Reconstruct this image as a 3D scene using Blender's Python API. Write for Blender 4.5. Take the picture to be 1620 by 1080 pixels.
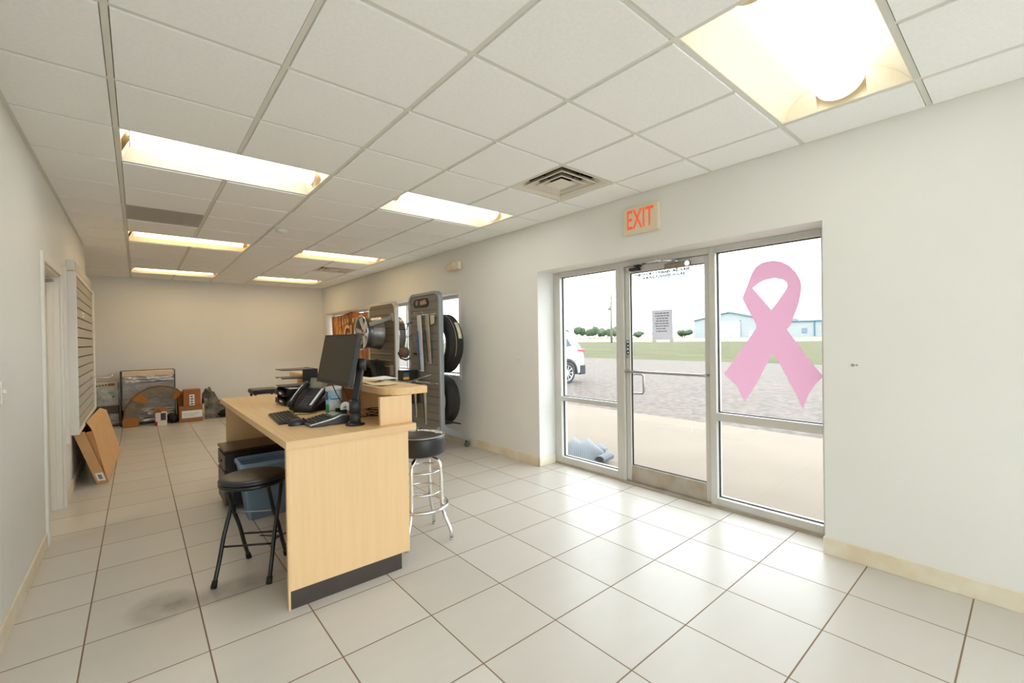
import bpy, bmesh, math, random
from mathutils import Vector, Matrix
random.seed(7)
PI = math.pi
for _o in list(bpy.data.objects):
    bpy.data.objects.remove(_o)
scene = bpy.context.scene
C = scene.collection

# ------------------------------------------------------------------ camera
EYE = 1.417
YAW, PITCH, ROLL, FPX = 0.702546, -0.0065663, -0.0151407, 699.55
cam_data = bpy.data.cameras.new('camera')
cam = bpy.data.objects.new('camera', cam_data)
C.objects.link(cam)
cam_data.sensor_width = 36.0
cam_data.lens = FPX / 1620.0 * 36.0
cam_data.clip_start = 0.02
cam_data.clip_end = 2000
_f = Vector((math.sin(YAW) * math.cos(PITCH), math.cos(YAW) * math.cos(PITCH), math.sin(PITCH)))
_r = Vector((math.cos(YAW), -math.sin(YAW), 0))
_u = _r.cross(_f)
_r2 = _r * math.cos(ROLL) + _u * math.sin(ROLL)
_u2 = -_r * math.sin(ROLL) + _u * math.cos(ROLL)
_m = Matrix((_r2, _u2, -_f)).transposed().to_4x4()
_m.translation = Vector((0, 0, EYE))
cam.matrix_world = _m
scene.camera = cam

# ------------------------------------------------------------------ light and exposure
SKY = 3.4            # overcast sky
LAMP = 4.6           # fluorescent diffusers
WARM_TUBE = (1.0, 0.79, 0.48)
WHITE_TUBE = (0.90, 0.97, 1.0)
w = bpy.data.worlds.new('overcast_sky')
scene.world = w
w.use_nodes = True
bg = w.node_tree.nodes['Background']
bg.inputs['Color'].default_value = (0.87, 0.94, 1.0, 1)
bg.inputs['Strength'].default_value = SKY
scene.view_settings.view_transform = 'Standard'
scene.view_settings.look = 'None'
scene.view_settings.exposure = 0.84
scene.view_settings.gamma = 1.0
scene.view_settings.use_curve_mapping = False
scene.cycles.max_bounces = 16
scene.cycles.diffuse_bounces = 10
scene.cycles.glossy_bounces = 5
scene.cycles.transparent_max_bounces = 16
scene.cycles.use_denoising = True
scene.cycles.sample_clamp_indirect = 6

# ------------------------------------------------------------------ materials
def lin(c):
    return tuple(((v / 255) / 12.92 if v / 255 <= 0.04045 else ((v / 255 + 0.055) / 1.055) ** 2.4) for v in c) + (1.0,)

def mat(name, rgb, rough=0.5, metal=0.0, noise=None, bump=None, stretch=(1, 1, 1), rgb2=None, coat=0.0, emit=None, spec=None):
    m = bpy.data.materials.new(name)
    m.use_nodes = True
    nt = m.node_tree
    b = nt.nodes['Principled BSDF']
    col = lin(rgb)
    b.inputs['Base Color'].default_value = col
    b.inputs['Roughness'].default_value = rough
    b.inputs['Metallic'].default_value = metal
    if coat:
        b.inputs['Coat Weight'].default_value = coat
    if spec is not None:
        b.inputs['Specular IOR Level'].default_value = spec
    if emit:
        b.inputs['Emission Color'].default_value = tuple(emit[0]) + (1,)
        b.inputs['Emission Strength'].default_value = emit[1]
    if noise or bump:
        tc = nt.nodes.new('ShaderNodeTexCoord')
        mp = nt.nodes.new('ShaderNodeMapping')
        mp.inputs['Scale'].default_value = stretch
        nt.links.new(tc.outputs['Object'], mp.inputs['Vector'])
    if noise:
        n = nt.nodes.new('ShaderNodeTexNoise')
        n.inputs['Scale'].default_value = noise[0]
        n.inputs['Detail'].default_value = 6
        nt.links.new(mp.outputs['Vector'], n.inputs['Vector'])
        r = nt.nodes.new('ShaderNodeValToRGB')
        c2 = lin(rgb2) if rgb2 else tuple(v * (1 - noise[1]) for v in col[:3]) + (1,)
        r.color_ramp.elements[0].position = 0.35
        r.color_ramp.elements[0].color = c2
        r.color_ramp.elements[1].position = 0.65
        r.color_ramp.elements[1].color = col
        nt.links.new(n.outputs['Fac'], r.inputs['Fac'])
        nt.links.new(r.outputs['Color'], b.inputs['Base Color'])
    if bump:
        n2 = nt.nodes.new('ShaderNodeTexNoise')
        n2.inputs['Scale'].default_value = bump[0]
        n2.inputs['Detail'].default_value = 4
        nt.links.new(mp.outputs['Vector'], n2.inputs['Vector'])
        bn = nt.nodes.new('ShaderNodeBump')
        bn.inputs['Strength'].default_value = bump[1]
        bn.inputs['Distance'].default_value = bump[2] if len(bump) > 2 else 0.01
        nt.links.new(n2.outputs['Fac'], bn.inputs['Height'])
        nt.links.new(bn.outputs['Normal'], b.inputs['Normal'])
    return m

def math_node(nt, op, a, b=None, c=None):
    n = nt.nodes.new('ShaderNodeMath')
    n.operation = op
    for i, v in enumerate((a, b, c)):
        if v is None:
            continue
        if isinstance(v, (int, float)):
            n.inputs[i].default_value = v
        else:
            nt.links.new(v, n.inputs[i])
    return n.outputs[0]

def mix_col(nt, fac, a, b):
    n = nt.nodes.new('ShaderNodeMix')
    n.data_type = 'RGBA'
    for k, v in ((0, fac), (6, a), (7, b)):
        if isinstance(v, tuple):
            n.inputs[k].default_value = v
        elif isinstance(v, (int, float)):
            n.inputs[k].default_value = v
        else:
            nt.links.new(v, n.inputs[k])
    return n.outputs[2]

def floor_material():
    m = bpy.data.materials.new('floor_tiles')
    m.use_nodes = True
    nt = m.node_tree
    b = nt.nodes['Principled BSDF']
    geo = nt.nodes.new('ShaderNodeNewGeometry')
    sp = nt.nodes.new('ShaderNodeSeparateXYZ')
    nt.links.new(geo.outputs['Position'], sp.inputs[0])
    T, X0, Y0, G = 0.44927, 2.02999, 1.11232, 0.0028
    gx = math_node(nt, 'DIVIDE', math_node(nt, 'SUBTRACT', sp.outputs[0], X0), T)
    gy = math_node(nt, 'DIVIDE', math_node(nt, 'SUBTRACT', sp.outputs[1], Y0), T)
    dx = math_node(nt, 'ABSOLUTE', math_node(nt, 'SUBTRACT', gx, math_node(nt, 'ROUND', gx)))
    dy = math_node(nt, 'ABSOLUTE', math_node(nt, 'SUBTRACT', gy, math_node(nt, 'ROUND', gy)))
    d = math_node(nt, 'MULTIPLY', math_node(nt, 'MINIMUM', dx, dy), T)
    mr = nt.nodes.new('ShaderNodeMapRange')
    mr.inputs['From Min'].default_value = G * 0.75
    mr.inputs['From Max'].default_value = G * 1.5
    mr.inputs['To Min'].default_value = 1
    mr.inputs['To Max'].default_value = 0
    nt.links.new(d, mr.inputs['Value'])
    grout = mr.outputs[0]
    # per tile tone
    cv = nt.nodes.new('ShaderNodeCombineXYZ')
    nt.links.new(math_node(nt, 'FLOOR', gx), cv.inputs[0])
    nt.links.new(math_node(nt, 'FLOOR', gy), cv.inputs[1])
    wn = nt.nodes.new('ShaderNodeTexWhiteNoise')
    wn.noise_dimensions = '2D'
    nt.links.new(cv.outputs[0], wn.inputs['Vector'])
    n = nt.nodes.new('ShaderNodeTexNoise')
    n.inputs['Scale'].default_value = 5
    n.inputs['Detail'].default_value = 8
    mp = nt.nodes.new('ShaderNodeMapping')
    mp.inputs['Scale'].default_value = (0.6, 2.2, 1)
    nt.links.new(geo.outputs['Position'], mp.inputs[0])
    nt.links.new(mp.outputs[0], n.inputs['Vector'])
    tone = math_node(nt, 'ADD', math_node(nt, 'MULTIPLY', wn.outputs['Value'], 0.5), math_node(nt, 'MULTIPLY', n.outputs['Fac'], 0.4))
    tile = mix_col(nt, tone, lin((192, 186, 177)), lin((208, 203, 196)))
    # worn smudge in front of the stool and a faint traffic dirt
    n2 = nt.nodes.new('ShaderNodeTexNoise')
    n2.inputs['Scale'].default_value = 9
    n2.inputs['Detail'].default_value = 10
    nt.links.new(geo.outputs['Position'], n2.inputs['Vector'])
    def smudge(cx, cy, rx, ry, amt):
        ex = math_node(nt, 'DIVIDE', math_node(nt, 'SUBTRACT', sp.outputs[0], cx), rx)
        ey = math_node(nt, 'DIVIDE', math_node(nt, 'SUBTRACT', sp.outputs[1], cy), ry)
        rr = math_node(nt, 'ADD', math_node(nt, 'MULTIPLY', ex, ex), math_node(nt, 'MULTIPLY', ey, ey))
        k = math_node(nt, 'SUBTRACT', 1.0, rr)
        k = math_node(nt, 'MAXIMUM', k, 0.0)
        return math_node(nt, 'MULTIPLY', math_node(nt, 'MULTIPLY', k, n2.outputs['Fac']), amt)
    s = math_node(nt, 'ADD', smudge(0.08, 3.05, 0.17, 0.2, 1.0), smudge(0.38, 3.0, 0.32, 0.14, 0.9))
    s = math_node(nt, 'MINIMUM', s, 0.75)
    tile = mix_col(nt, s, tile, lin((96, 90, 84)))
    vs = nt.nodes.new('ShaderNodeTexVoronoi')
    vs.inputs['Scale'].default_value = 1.5
    nt.links.new(geo.outputs['Position'], vs.inputs['Vector'])
    spot = math_node(nt, 'LESS_THAN', vs.outputs['Distance'], 0.013)
    tile = mix_col(nt, math_node(nt, 'MULTIPLY', spot, 0.6), tile, lin((70, 64, 58)))
    col = mix_col(nt, grout, tile, lin((128, 103, 82)))
    nt.links.new(col, b.inputs['Base Color'])
    rg = math_node(nt, 'ADD', 0.27, math_node(nt, 'MULTIPLY', n.outputs['Fac'], 0.06))
    rg = math_node(nt, 'ADD', rg, math_node(nt, 'MULTIPLY', grout, 0.4))
    nt.links.new(rg, b.inputs['Roughness'])
    b.inputs['Specular IOR Level'].default_value = 0.3
    bp = nt.nodes.new('ShaderNodeBump')
    bp.inputs['Strength'].default_value = 0.5
    bp.inputs['Distance'].default_value = 0.002
    nt.links.new(math_node(nt, 'SUBTRACT', 1.0, grout), bp.inputs['Height'])
    nt.links.new(bp.outputs['Normal'], b.inputs['Normal'])
    return m

def glass_material(name, tint=(1, 1, 1)):
    m = bpy.data.materials.new(name)
    m.use_nodes = True
    nt = m.node_tree
    nt.nodes.remove(nt.nodes['Principled BSDF'])
    out = nt.nodes['Material Output']
    tr = nt.nodes.new('ShaderNodeBsdfTransparent')
    tr.inputs['Color'].default_value = tuple(tint) + (1,)
    gl = nt.nodes.new('ShaderNodeBsdfGlossy')
    gl.inputs['Roughness'].default_value = 0.01
    lw = nt.nodes.new('ShaderNodeLayerWeight')
    fac = math_node(nt, 'ADD', 0.03, math_node(nt, 'MULTIPLY', math_node(nt, 'POWER', lw.outputs['Facing'], 4.0), 0.5))
    mx = nt.nodes.new('ShaderNodeMixShader')
    nt.links.new(fac, mx.inputs[0])
    nt.links.new(tr.outputs[0], mx.inputs[1])
    nt.links.new(gl.outputs[0], mx.inputs[2])
    nt.links.new(mx.outputs[0], out.inputs['Surface'])
    return m

def translucent(name, rgb, amount, rough=0.6):
    m = mat(name, rgb, rough)
    nt = m.node_tree
    tl = nt.nodes.new('ShaderNodeBsdfTranslucent')
    tl.inputs['Color'].default_value = lin(rgb)
    mx = nt.nodes.new('ShaderNodeMixShader')
    mx.inputs[0].default_value = amount
    nt.links.new(nt.nodes['Principled BSDF'].outputs[0], mx.inputs[1])
    nt.links.new(tl.outputs[0], mx.inputs[2])
    nt.links.new(mx.outputs[0], nt.nodes['Material Output'].inputs['Surface'])
    return m

def film_material(name, opacity=0.35):
    """clear plastic wrap: mostly see-through, glossy and crinkled"""
    m = bpy.data.materials.new(name)
    m.use_nodes = True
    nt = m.node_tree
    b = nt.nodes['Principled BSDF']
    b.inputs['Base Color'].default_value = (0.75, 0.75, 0.77, 1)
    b.inputs['Roughness'].default_value = 0.12
    b.inputs['Alpha'].default_value = opacity
    b.inputs['Specular IOR Level'].default_value = 1.0
    tc = nt.nodes.new('ShaderNodeTexCoord')
    n = nt.nodes.new('ShaderNodeTexNoise')
    n.inputs['Scale'].default_value = 14
    n.inputs['Detail'].default_value = 3
    mp = nt.nodes.new('ShaderNodeMapping')
    mp.inputs['Scale'].default_value = (1, 1, 3)
    nt.links.new(tc.outputs['Object'], mp.inputs[0])
    nt.links.new(mp.outputs[0], n.inputs['Vector'])
    bn = nt.nodes.new('ShaderNodeBump')
    bn.inputs['Strength'].default_value = 1.0
    bn.inputs['Distance'].default_value = 0.05
    nt.links.new(n.outputs['Fac'], bn.inputs['Height'])
    nt.links.new(bn.outputs['Normal'], b.inputs['Normal'])
    return m

WALL = mat('wall_paint', (228, 227, 222), 0.55, noise=(1.3, 0.03), bump=(140, 0.12, 0.002))
BASE = mat('baseboard_vinyl', (229, 222, 204), 0.5, noise=(5, 0.14), rgb2=(218, 202, 172))
WHITE_TRIM = mat('white_trim_paint', (226, 222, 214), 0.45)
TILE = mat('ceiling_tile', (243, 243, 241), 0.9, noise=(60, 0.04), bump=(220, 0.2, 0.002))
TBAR = mat('ceiling_grid_paint', (216, 215, 206), 0.5)
FLOOR = floor_material()
ALU = mat('storefront_aluminium', (208, 206, 200), 0.42, 0.25, noise=(3, 0.06))
ALU_DIRTY = mat('worn_aluminium', (184, 177, 164), 0.5, 0.25, noise=(6, 0.2), rgb2=(168, 152, 128))
GASKET = mat('black_gasket', (42, 42, 42), 0.6)
GLASS = glass_material('clear_glass', (0.97, 0.985, 0.98))
CHROME = mat('chrome', (225, 225, 225), 0.12, 1.0)
STEEL = mat('brushed_steel', (170, 168, 162), 0.35, 0.9)
BLACK = mat('black_plastic', (26, 26, 28), 0.4, noise=(30, 0.2))
BLACK_MATTE = mat('black_matte', (20, 20, 20), 0.75)
BLACK_METAL = mat('black_painted_steel', (22, 22, 24), 0.32)
VINYL = mat('black_vinyl', (30, 30, 33), 0.35, bump=(90, 0.15, 0.002))
VINYL_TOP = mat('worn_black_vinyl', (58, 48, 44), 0.28, noise=(14, 0.3))
CREAM = mat('cream_plastic', (226, 212, 184), 0.45)
PAPER = mat('white_paper', (232, 232, 230), 0.8)
MAPLE = mat('maple_laminate', (232, 197, 150), 0.38, noise=(5, 0.1), stretch=(9, 9, 0.5), rgb2=(228, 192, 144))
MAPLE_TOP = mat('maple_worktop', (230, 192, 140), 0.36, noise=(5, 0.1), stretch=(9, 0.5, 9), rgb2=(222, 181, 128))
MAPLE_EDGE = mat('maple_edge_band', (226, 190, 142), 0.4, noise=(4, 0.06), stretch=(1, 1, 7))
TOE = mat('charcoal_toe_board', (66, 58, 52), 0.5, noise=(12, 0.12))
CARD = mat('corrugated_cardboard', (204, 158, 108), 0.8, noise=(5, 0.08))
CARD_IN = mat('cardboard_inner', (168, 118, 68), 0.85, noise=(6, 0.1))
CARD_DARK = mat('brown_carton', (158, 106, 62), 0.8, noise=(5, 0.12))
RUBBER = mat('tyre_rubber', (36, 33, 31), 0.62, noise=(18, 0.2), bump=(60, 0.3, 0.004))
SLAT_GREY = mat('slat_grey', (126, 122, 116), 0.45)
SLAT_TAN = mat('slat_taupe', (122, 112, 96), 0.45)
FRAME_GREY = mat('grey_steel_frame', (150, 156, 160), 0.35, 0.4)
FRAME_PALE = mat('pale_steel_frame', (206, 200, 192), 0.35, 0.2)
GROOVE = mat('dark_groove', (52, 48, 44), 0.7)
WHEEL_GREY = mat('gunmetal_wheel', (122, 120, 118), 0.3, 0.8)
ORANGE = mat('sign_orange', (226, 84, 40), 0.5, emit=((0.9, 0.12, 0.03), 0.25))
PINK = translucent('pink_vinyl', (240, 206, 226), 0.36)
RED = mat('red_plastic', (150, 30, 26), 0.5)
BIN_BLUE = mat('blue_bin_plastic', (112, 138, 166), 0.5, noise=(5, 0.08))
BLUE = mat('blue_print', (40, 104, 176), 0.5)
AQUA = mat('aqua_print', (120, 186, 214), 0.5, noise=(16, 0.2), rgb2=(214, 232, 240))
GREEN = mat('green_print', (40, 150, 96), 0.5)
YELLOW = mat('yellow_print', (222, 170, 30), 0.5)
FILM = film_material('clear_film', 0.4)
WRAP = mat('crinkled_silver_wrap', (214, 214, 216), 0.14, 0.6, noise=(22, 0.3), bump=(9, 1.0, 0.09), stretch=(1, 1, 3))

# ------------------------------------------------------------------ mesh builder
LOC = {}

class MB:
    def __init__(self):
        self.bm = bmesh.new()

    def _add(self, verts, faces, smooth=False):
        vs = [self.bm.verts.new(v) for v in verts]
        for f in faces:
            try:
                fc = self.bm.faces.new([vs[i] for i in f])
                fc.smooth = smooth
            except ValueError:
                pass
        return vs

    def box(self, x0, x1, y0, y1, z0, z1):
        if x0 > x1: x0, x1 = x1, x0
        if y0 > y1: y0, y1 = y1, y0
        if z0 > z1: z0, z1 = z1, z0
        v = [(x0, y0, z0), (x1, y0, z0), (x1, y1, z0), (x0, y1, z0), (x0, y0, z1), (x1, y0, z1), (x1, y1, z1), (x0, y1, z1)]
        self._add(v, [(0, 3, 2, 1), (4, 5, 6, 7), (0, 1, 5, 4), (1, 2, 6, 5), (2, 3, 7, 6), (3, 0, 4, 7)])
        return self

    def obox(self, center, ax, ay, az, sx, sy, sz):
        """box with its own axes"""
        c = Vector(center); ax = Vector(ax).normalized(); ay = Vector(ay).normalized(); az = Vector(az).normalized()
        v = []
        for k in (-1, 1):
            for i, j in ((-1, -1), (1, -1), (1, 1), (-1, 1)):
                v.append(c + ax * (i * sx / 2) + ay * (j * sy / 2) + az * (k * sz / 2))
        self._add(v, [(0, 3, 2, 1), (4, 5, 6, 7), (0, 1, 5, 4), (1, 2, 6, 5), (2, 3, 7, 6), (3, 0, 4, 7)])
        return self

    def hexa(self, v):
        self._add(v, [(0, 3, 2, 1), (4, 5, 6, 7), (0, 1, 5, 4), (1, 2, 6, 5), (2, 3, 7, 6), (3, 0, 4, 7)])
        return self

    def poly(self, pts):
        self._add(pts, [tuple(range(len(pts)))])
        return self

    def prism(self, pts, axis, a, b):
        """2-D outline extruded along an axis; x: (y,z)  y: (x,z)  z: (x,y)"""
        def P(p, t):
            return {'x': (t, p[0], p[1]), 'y': (p[0], t, p[1]), 'z': (p[0], p[1], t)}[axis]
        n = len(pts)
        v = [P(p, a) for p in pts] + [P(p, b) for p in pts]
        f = [tuple(range(n))[::-1], tuple(range(n, 2 * n))] + [(i, (i + 1) % n, n + (i + 1) % n, n + i) for i in range(n)]
        self._add(v, f)
        return self

    def ring_prism(self, outer, inner, axis, a, b):
        def P(p, t):
            return {'x': (t, p[0], p[1]), 'y': (p[0], t, p[1]), 'z': (p[0], p[1], t)}[axis]
        n = len(outer)
        v = [P(p, a) for p in outer] + [P(p, a) for p in inner] + [P(p, b) for p in outer] + [P(p, b) for p in inner]
        f = []
        for i in range(n):
            j = (i + 1) % n
            f += [(i, j, n + j, n + i), (2 * n + i, 3 * n + i, 3 * n + j, 2 * n + j), (i, 2 * n + i, 2 * n + j, j), (n + i, n + j, 3 * n + j, 3 * n + i)]
        self._add(v, f)
        return self

    def cyl(self, p0, p1, r0, r1=None, seg=20, caps=True, smooth=True):
        r1 = r0 if r1 is None else r1
        p0, p1 = Vector(p0), Vector(p1)
        d = (p1 - p0).normalized()
        a = d.orthogonal().normalized(); b = d.cross(a)
        v = []
        for p, r in ((p0, r0), (p1, r1)):
            for i in range(seg):
                t = 2 * PI * i / seg
                v.append(p + a * (r * math.cos(t)) + b * (r * math.sin(t)))
        vs = [self.bm.verts.new(q) for q in v]
        for i in range(seg):
            j = (i + 1) % seg
            self.bm.faces.new((vs[i], vs[j], vs[seg + j], vs[seg + i])).smooth = smooth
        if caps:
            self.bm.faces.new(vs[:seg][::-1]); self.bm.faces.new(vs[seg:])
        return self

    def tube(self, pts, r, seg=10, closed=False):
        pts = [Vector(p) for p in pts]
        n = len(pts)
        rings = []
        prev = None
        for i, p in enumerate(pts):
            if closed:
                d = (pts[(i + 1) % n] - pts[i - 1]).normalized()
            else:
                d = (pts[min(i + 1, n - 1)] - pts[max(i - 1, 0)]).normalized()
            a = d.orthogonal().normalized() if prev is None else (prev - d * prev.dot(d)).normalized()
            prev = a
            b = d.cross(a)
            rr = r[i] if isinstance(r, (list, tuple)) else r
            rings.append([self.bm.verts.new(p + a * (rr * math.cos(2 * PI * k / seg)) + b * (rr * math.sin(2 * PI * k / seg))) for k in range(seg)])
        m = n if closed else n - 1
        for i in range(m):
            A, B = rings[i], rings[(i + 1) % n]
            for k in range(seg):
                self.bm.faces.new((A[k], A[(k + 1) % seg], B[(k + 1) % seg], B[k])).smooth = True
        if not closed:
            self.bm.faces.new(rings[0][::-1]); self.bm.faces.new(rings[-1])
        return self

    def lathe(self, center, axis, prof, seg=48, closed=False, a0=0.0, a1=2 * PI):
        """prof = [(radius, offset along axis)]"""
        c = Vector(center); d = Vector(axis).normalized()
        a = d.orthogonal().normalized(); b = d.cross(a)
        full = abs(a1 - a0 - 2 * PI) < 1e-6
        ns = seg if full else seg + 1
        rings = []
        for r, h in prof:
            rings.append([self.bm.verts.new(c + d * h + a * (r * math.cos(a0 + (a1 - a0) * k / seg)) + b * (r * math.sin(a0 + (a1 - a0) * k / seg))) for k in range(ns)])
        m = len(prof) if closed else len(prof) - 1
        for i in range(m):
            A, B = rings[i], rings[(i + 1) % len(prof)]
            for k in range(seg):
                k2 = (k + 1) % ns
                try:
                    self.bm.faces.new((A[k], A[k2], B[k2], B[k])).smooth = True
                except ValueError:
                    pass
        if not closed and full:
            for ring in (rings[0], rings[-1]):
                try: self.bm.faces.new(ring)
                except ValueError: pass
        return self

    def blob(self, center, rx, ry, rz, amp=0.2, sub=2, seed=0):
        rnd = random.Random(seed)
        r = bmesh.ops.create_icosphere(self.bm, subdivisions=sub, radius=1.0)
        for v in r['verts']:
            k = 1 + rnd.uniform(-amp, amp)
            v.co = Vector((center[0] + v.co.x * rx * k, center[1] + v.co.y * ry * k, center[2] + v.co.z * rz * k))
        for f in {f for v in r['verts'] for f in v.link_faces}:
            f.smooth = True
        return self

    def sheet(self, fn, nu, nv, smooth=True):
        """grid surface from fn(u, v), u and v in 0..1"""
        g = [[self.bm.verts.new(fn(i / nu, j / nv)) for j in range(nv + 1)] for i in range(nu + 1)]
        for i in range(nu):
            for j in range(nv):
                self.bm.faces.new((g[i][j], g[i + 1][j], g[i + 1][j + 1], g[i][j + 1])).smooth = smooth
        return self

    def xf(self, matrix):
        self.bm.transform(matrix)
        return self

    def build(self, name, material, parent=None, bevel=0.0, origin=None, seg=2, solid=0.0):
        bm = self.bm
        bmesh.ops.recalc_face_normals(bm, faces=bm.faces[:])
        off = Vector((0, 0, 0))
        if parent is not None:
            off = LOC[parent.name]
        elif origin is not None:
            off = Vector(origin)
        bmesh.ops.translate(bm, vec=-off, verts=bm.verts[:])
        me = bpy.data.meshes.new(name)
        bm.to_mesh(me); bm.free()
        o = bpy.data.objects.new(name, me)
        C.objects.link(o)
        mats = material if isinstance(material, (list, tuple)) else [material]
        for m in mats:
            me.materials.append(m)
        if parent is not None:
            o.parent = parent
            LOC[o.name] = off.copy()
        else:
            o.location = off
            LOC[o.name] = off.copy()
        if solid:
            md = o.modifiers.new('thickness', 'SOLIDIFY'); md.thickness = solid; md.offset = 0
        if bevel:
            md = o.modifiers.new('bevel', 'BEVEL'); md.width = bevel; md.segments = seg; md.limit_method = 'ANGLE'; md.angle_limit = math.radians(40)
        return o

def tag(o, label, cat, group=None, kind=None):
    if label: o['label'] = label
    if cat: o['category'] = cat
    if group: o['group'] = group
    if kind: o['kind'] = kind
    return o

def thing(name, label, cat, loc, group=None):
    o = bpy.data.objects.new(name, None)
    C.objects.link(o)
    o.empty_display_size = 0.05
    o.location = loc
    LOC[o.name] = Vector(loc)
    return tag(o, label, cat, group)

def struct(o, label=None):
    o['kind'] = 'structure'
    if label: o['label'] = label
    return o

def struct_root(name, loc, label=None):
    o = bpy.data.objects.new(name, None)
    C.objects.link(o)
    o.location = loc
    LOC[o.name] = Vector(loc)
    return struct(o, label)

def copy_thing(root, loc, label=None, group=None):
    def rec(o, parent):
        c = o.copy()
        C.objects.link(c)
        if parent is not None:
            c.parent = parent
            c.matrix_parent_inverse = o.matrix_parent_inverse.copy()
        for ch in list(o.children):
            rec(ch, c)
        return c
    r = rec(root, None)
    r.location = loc
    LOC[r.name] = Vector(loc)
    if label: r['label'] = label
    if group: r['group'] = group
    return r

FACE_MINUS_X = Matrix(((0, 0, -1, 0), (-1, 0, 0, 0), (0, 1, 0, 0), (0, 0, 0, 1)))
def text(name, body, size, loc, rot, material, parent, extrude=0.0005, align='CENTER', shear=0.0, spacing=1.0, sx=1.0, offset=0.0):
    cu = bpy.data.curves.new(name, 'FONT')
    cu.body = body; cu.size = size; cu.align_x = align; cu.align_y = 'CENTER'
    cu.extrude = extrude; cu.shear = shear; cu.space_character = spacing
    cu.materials.append(material)
    tmp = bpy.data.objects.new('tmp_text', cu)
    cu.offset = offset
    C.objects.link(tmp)
    bpy.context.view_layer.update()
    me = bpy.data.meshes.new_from_object(tmp.evaluated_get(bpy.context.evaluated_depsgraph_get()))
    bpy.data.objects.remove(tmp); bpy.data.curves.remove(cu)
    me.transform(Matrix.Diagonal((sx, 1, 1, 1)))
    o = bpy.data.objects.new(name, me)
    me.name = name
    C.objects.link(o)
    m = rot.copy()
    base = LOC[parent.name] if parent is not None else Vector((0, 0, 0))
    m.translation = Vector(loc) - base
    o.matrix_local = m
    if parent is not None:
        o.parent = parent
        LOC[o.name] = base.copy()
    return o

def arc(cx, cy, r, a0, a1, n):
    return [(cx + r * math.cos(math.radians(a0 + (a1 - a0) * i / n)), cy + r * math.sin(math.radians(a0 + (a1 - a0) * i / n))) for i in range(n + 1)]
# ------------------------------------------------------------------ the room shell
XL, XR, YB, YF, H = -0.512, 3.372, 10.95, -3.6, 2.672
TOP = H + 0.32
CX, CY, CT = -0.07697, 1.58715, 0.6096     # ceiling grid origin and pitch
SX = -2.6                                   # far side of the neighbouring rooms
XG = 3.62                                   # inner face of the storefront frames
SF0, SF1, SFZ = 0.878, 3.535, 2.148         # storefront opening
W0, W1, WZ0, WZ1 = 5.10, 10.66, 0.90, 2.06  # long window

struct(MB().box(SX - 0.1, 3.80, YF - 0.2, YB + 0.2, -0.12, 0).build('floor', FLOOR))

m = MB()
xo = 3.80
R0, R1 = -3.3, -0.9  # opening for the added daylight window behind the camera
m.box(XR, xo, YF, R0, 0, TOP)
m.box(XR, xo, R0, R1, 0, 0.12)
m.box(XR, xo, R0, R1, 2.4, TOP)
m.box(XR, xo, R1, SF0, 0, TOP)
m.box(XR, xo, SF0, SF1, SFZ, TOP)
m.box(XR, xo, SF1, W0, 0, TOP)
m.box(XR, xo, W0, W1, 0, WZ0)
m.box(XR, xo, W0, W1, WZ1, TOP)
m.box(XR, xo, W1, YB, 0, TOP)
struct(m.build('wall_right', WALL))
struct(MB().box(SX, xo, YB, YB + 0.15, 0, TOP).build('wall_back', WALL))
D0, D1, DZ = 4.53, 5.46, 2.02
m = MB()
m.box(XL - 0.12, XL, YF, D0, 0, TOP)
m.box(XL - 0.12, XL, D0, D1, DZ, TOP)
m.box(XL - 0.12, XL, D1, 8.06, 0, TOP)
struct(m.build('wall_left', WALL))
m = MB()
m.box(SX - 0.12, SX, YF, YB, 0, TOP)
m.box(SX, XL - 0.12, 7.94, 8.06, 0, TOP)
m.box(SX, XL - 0.12, 2.6, 2.72, 0, TOP)
struct(m.build('wall_outer', WALL))
FX0, FX1 = -0.4, 3.25
m = MB()                                   # front wall behind the camera, opened for an added daylight window
m.box(SX, FX0, YF - 0.15, YF, 0, TOP)
m.box(FX0, FX1, YF - 0.15, YF, 0, 0.12)
m.box(FX0, FX1, YF - 0.15, YF, 2.55, TOP)
m.box(FX1, xo, YF - 0.15, YF, 0, TOP)
struct(m.build('wall_front', WALL))

# baseboards
BH = 0.105
m = MB()
for a, b in ((YF, SF0), (SF1, YB)):
    m.box(XR - 0.011, XR, a, b, 0, BH)
m.box(XR - 0.011, XG, SF1 - 0.0, SF1 + 0.011, 0, BH)
m.box(XR - 0.011, XG - 0.002, SF1 - 0.011, SF1, 0, BH)
m.box(XR - 0.011, XG - 0.002, SF0, SF0 + 0.011, 0, BH)
struct(m.build('baseboard_right', BASE, bevel=0.003))
m = MB()
for a, b in ((YF, D0 - 0.062), (D1 + 0.062, 8.06)):
    m.box(XL, XL + 0.011, a, b, 0, BH)
struct(m.build('baseboard_left', BASE, bevel=0.003))
struct(MB().box(SX, XR - 0.012, YB - 0.011, YB, 0, BH).build('baseboard_back', BASE, bevel=0.003))

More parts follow.
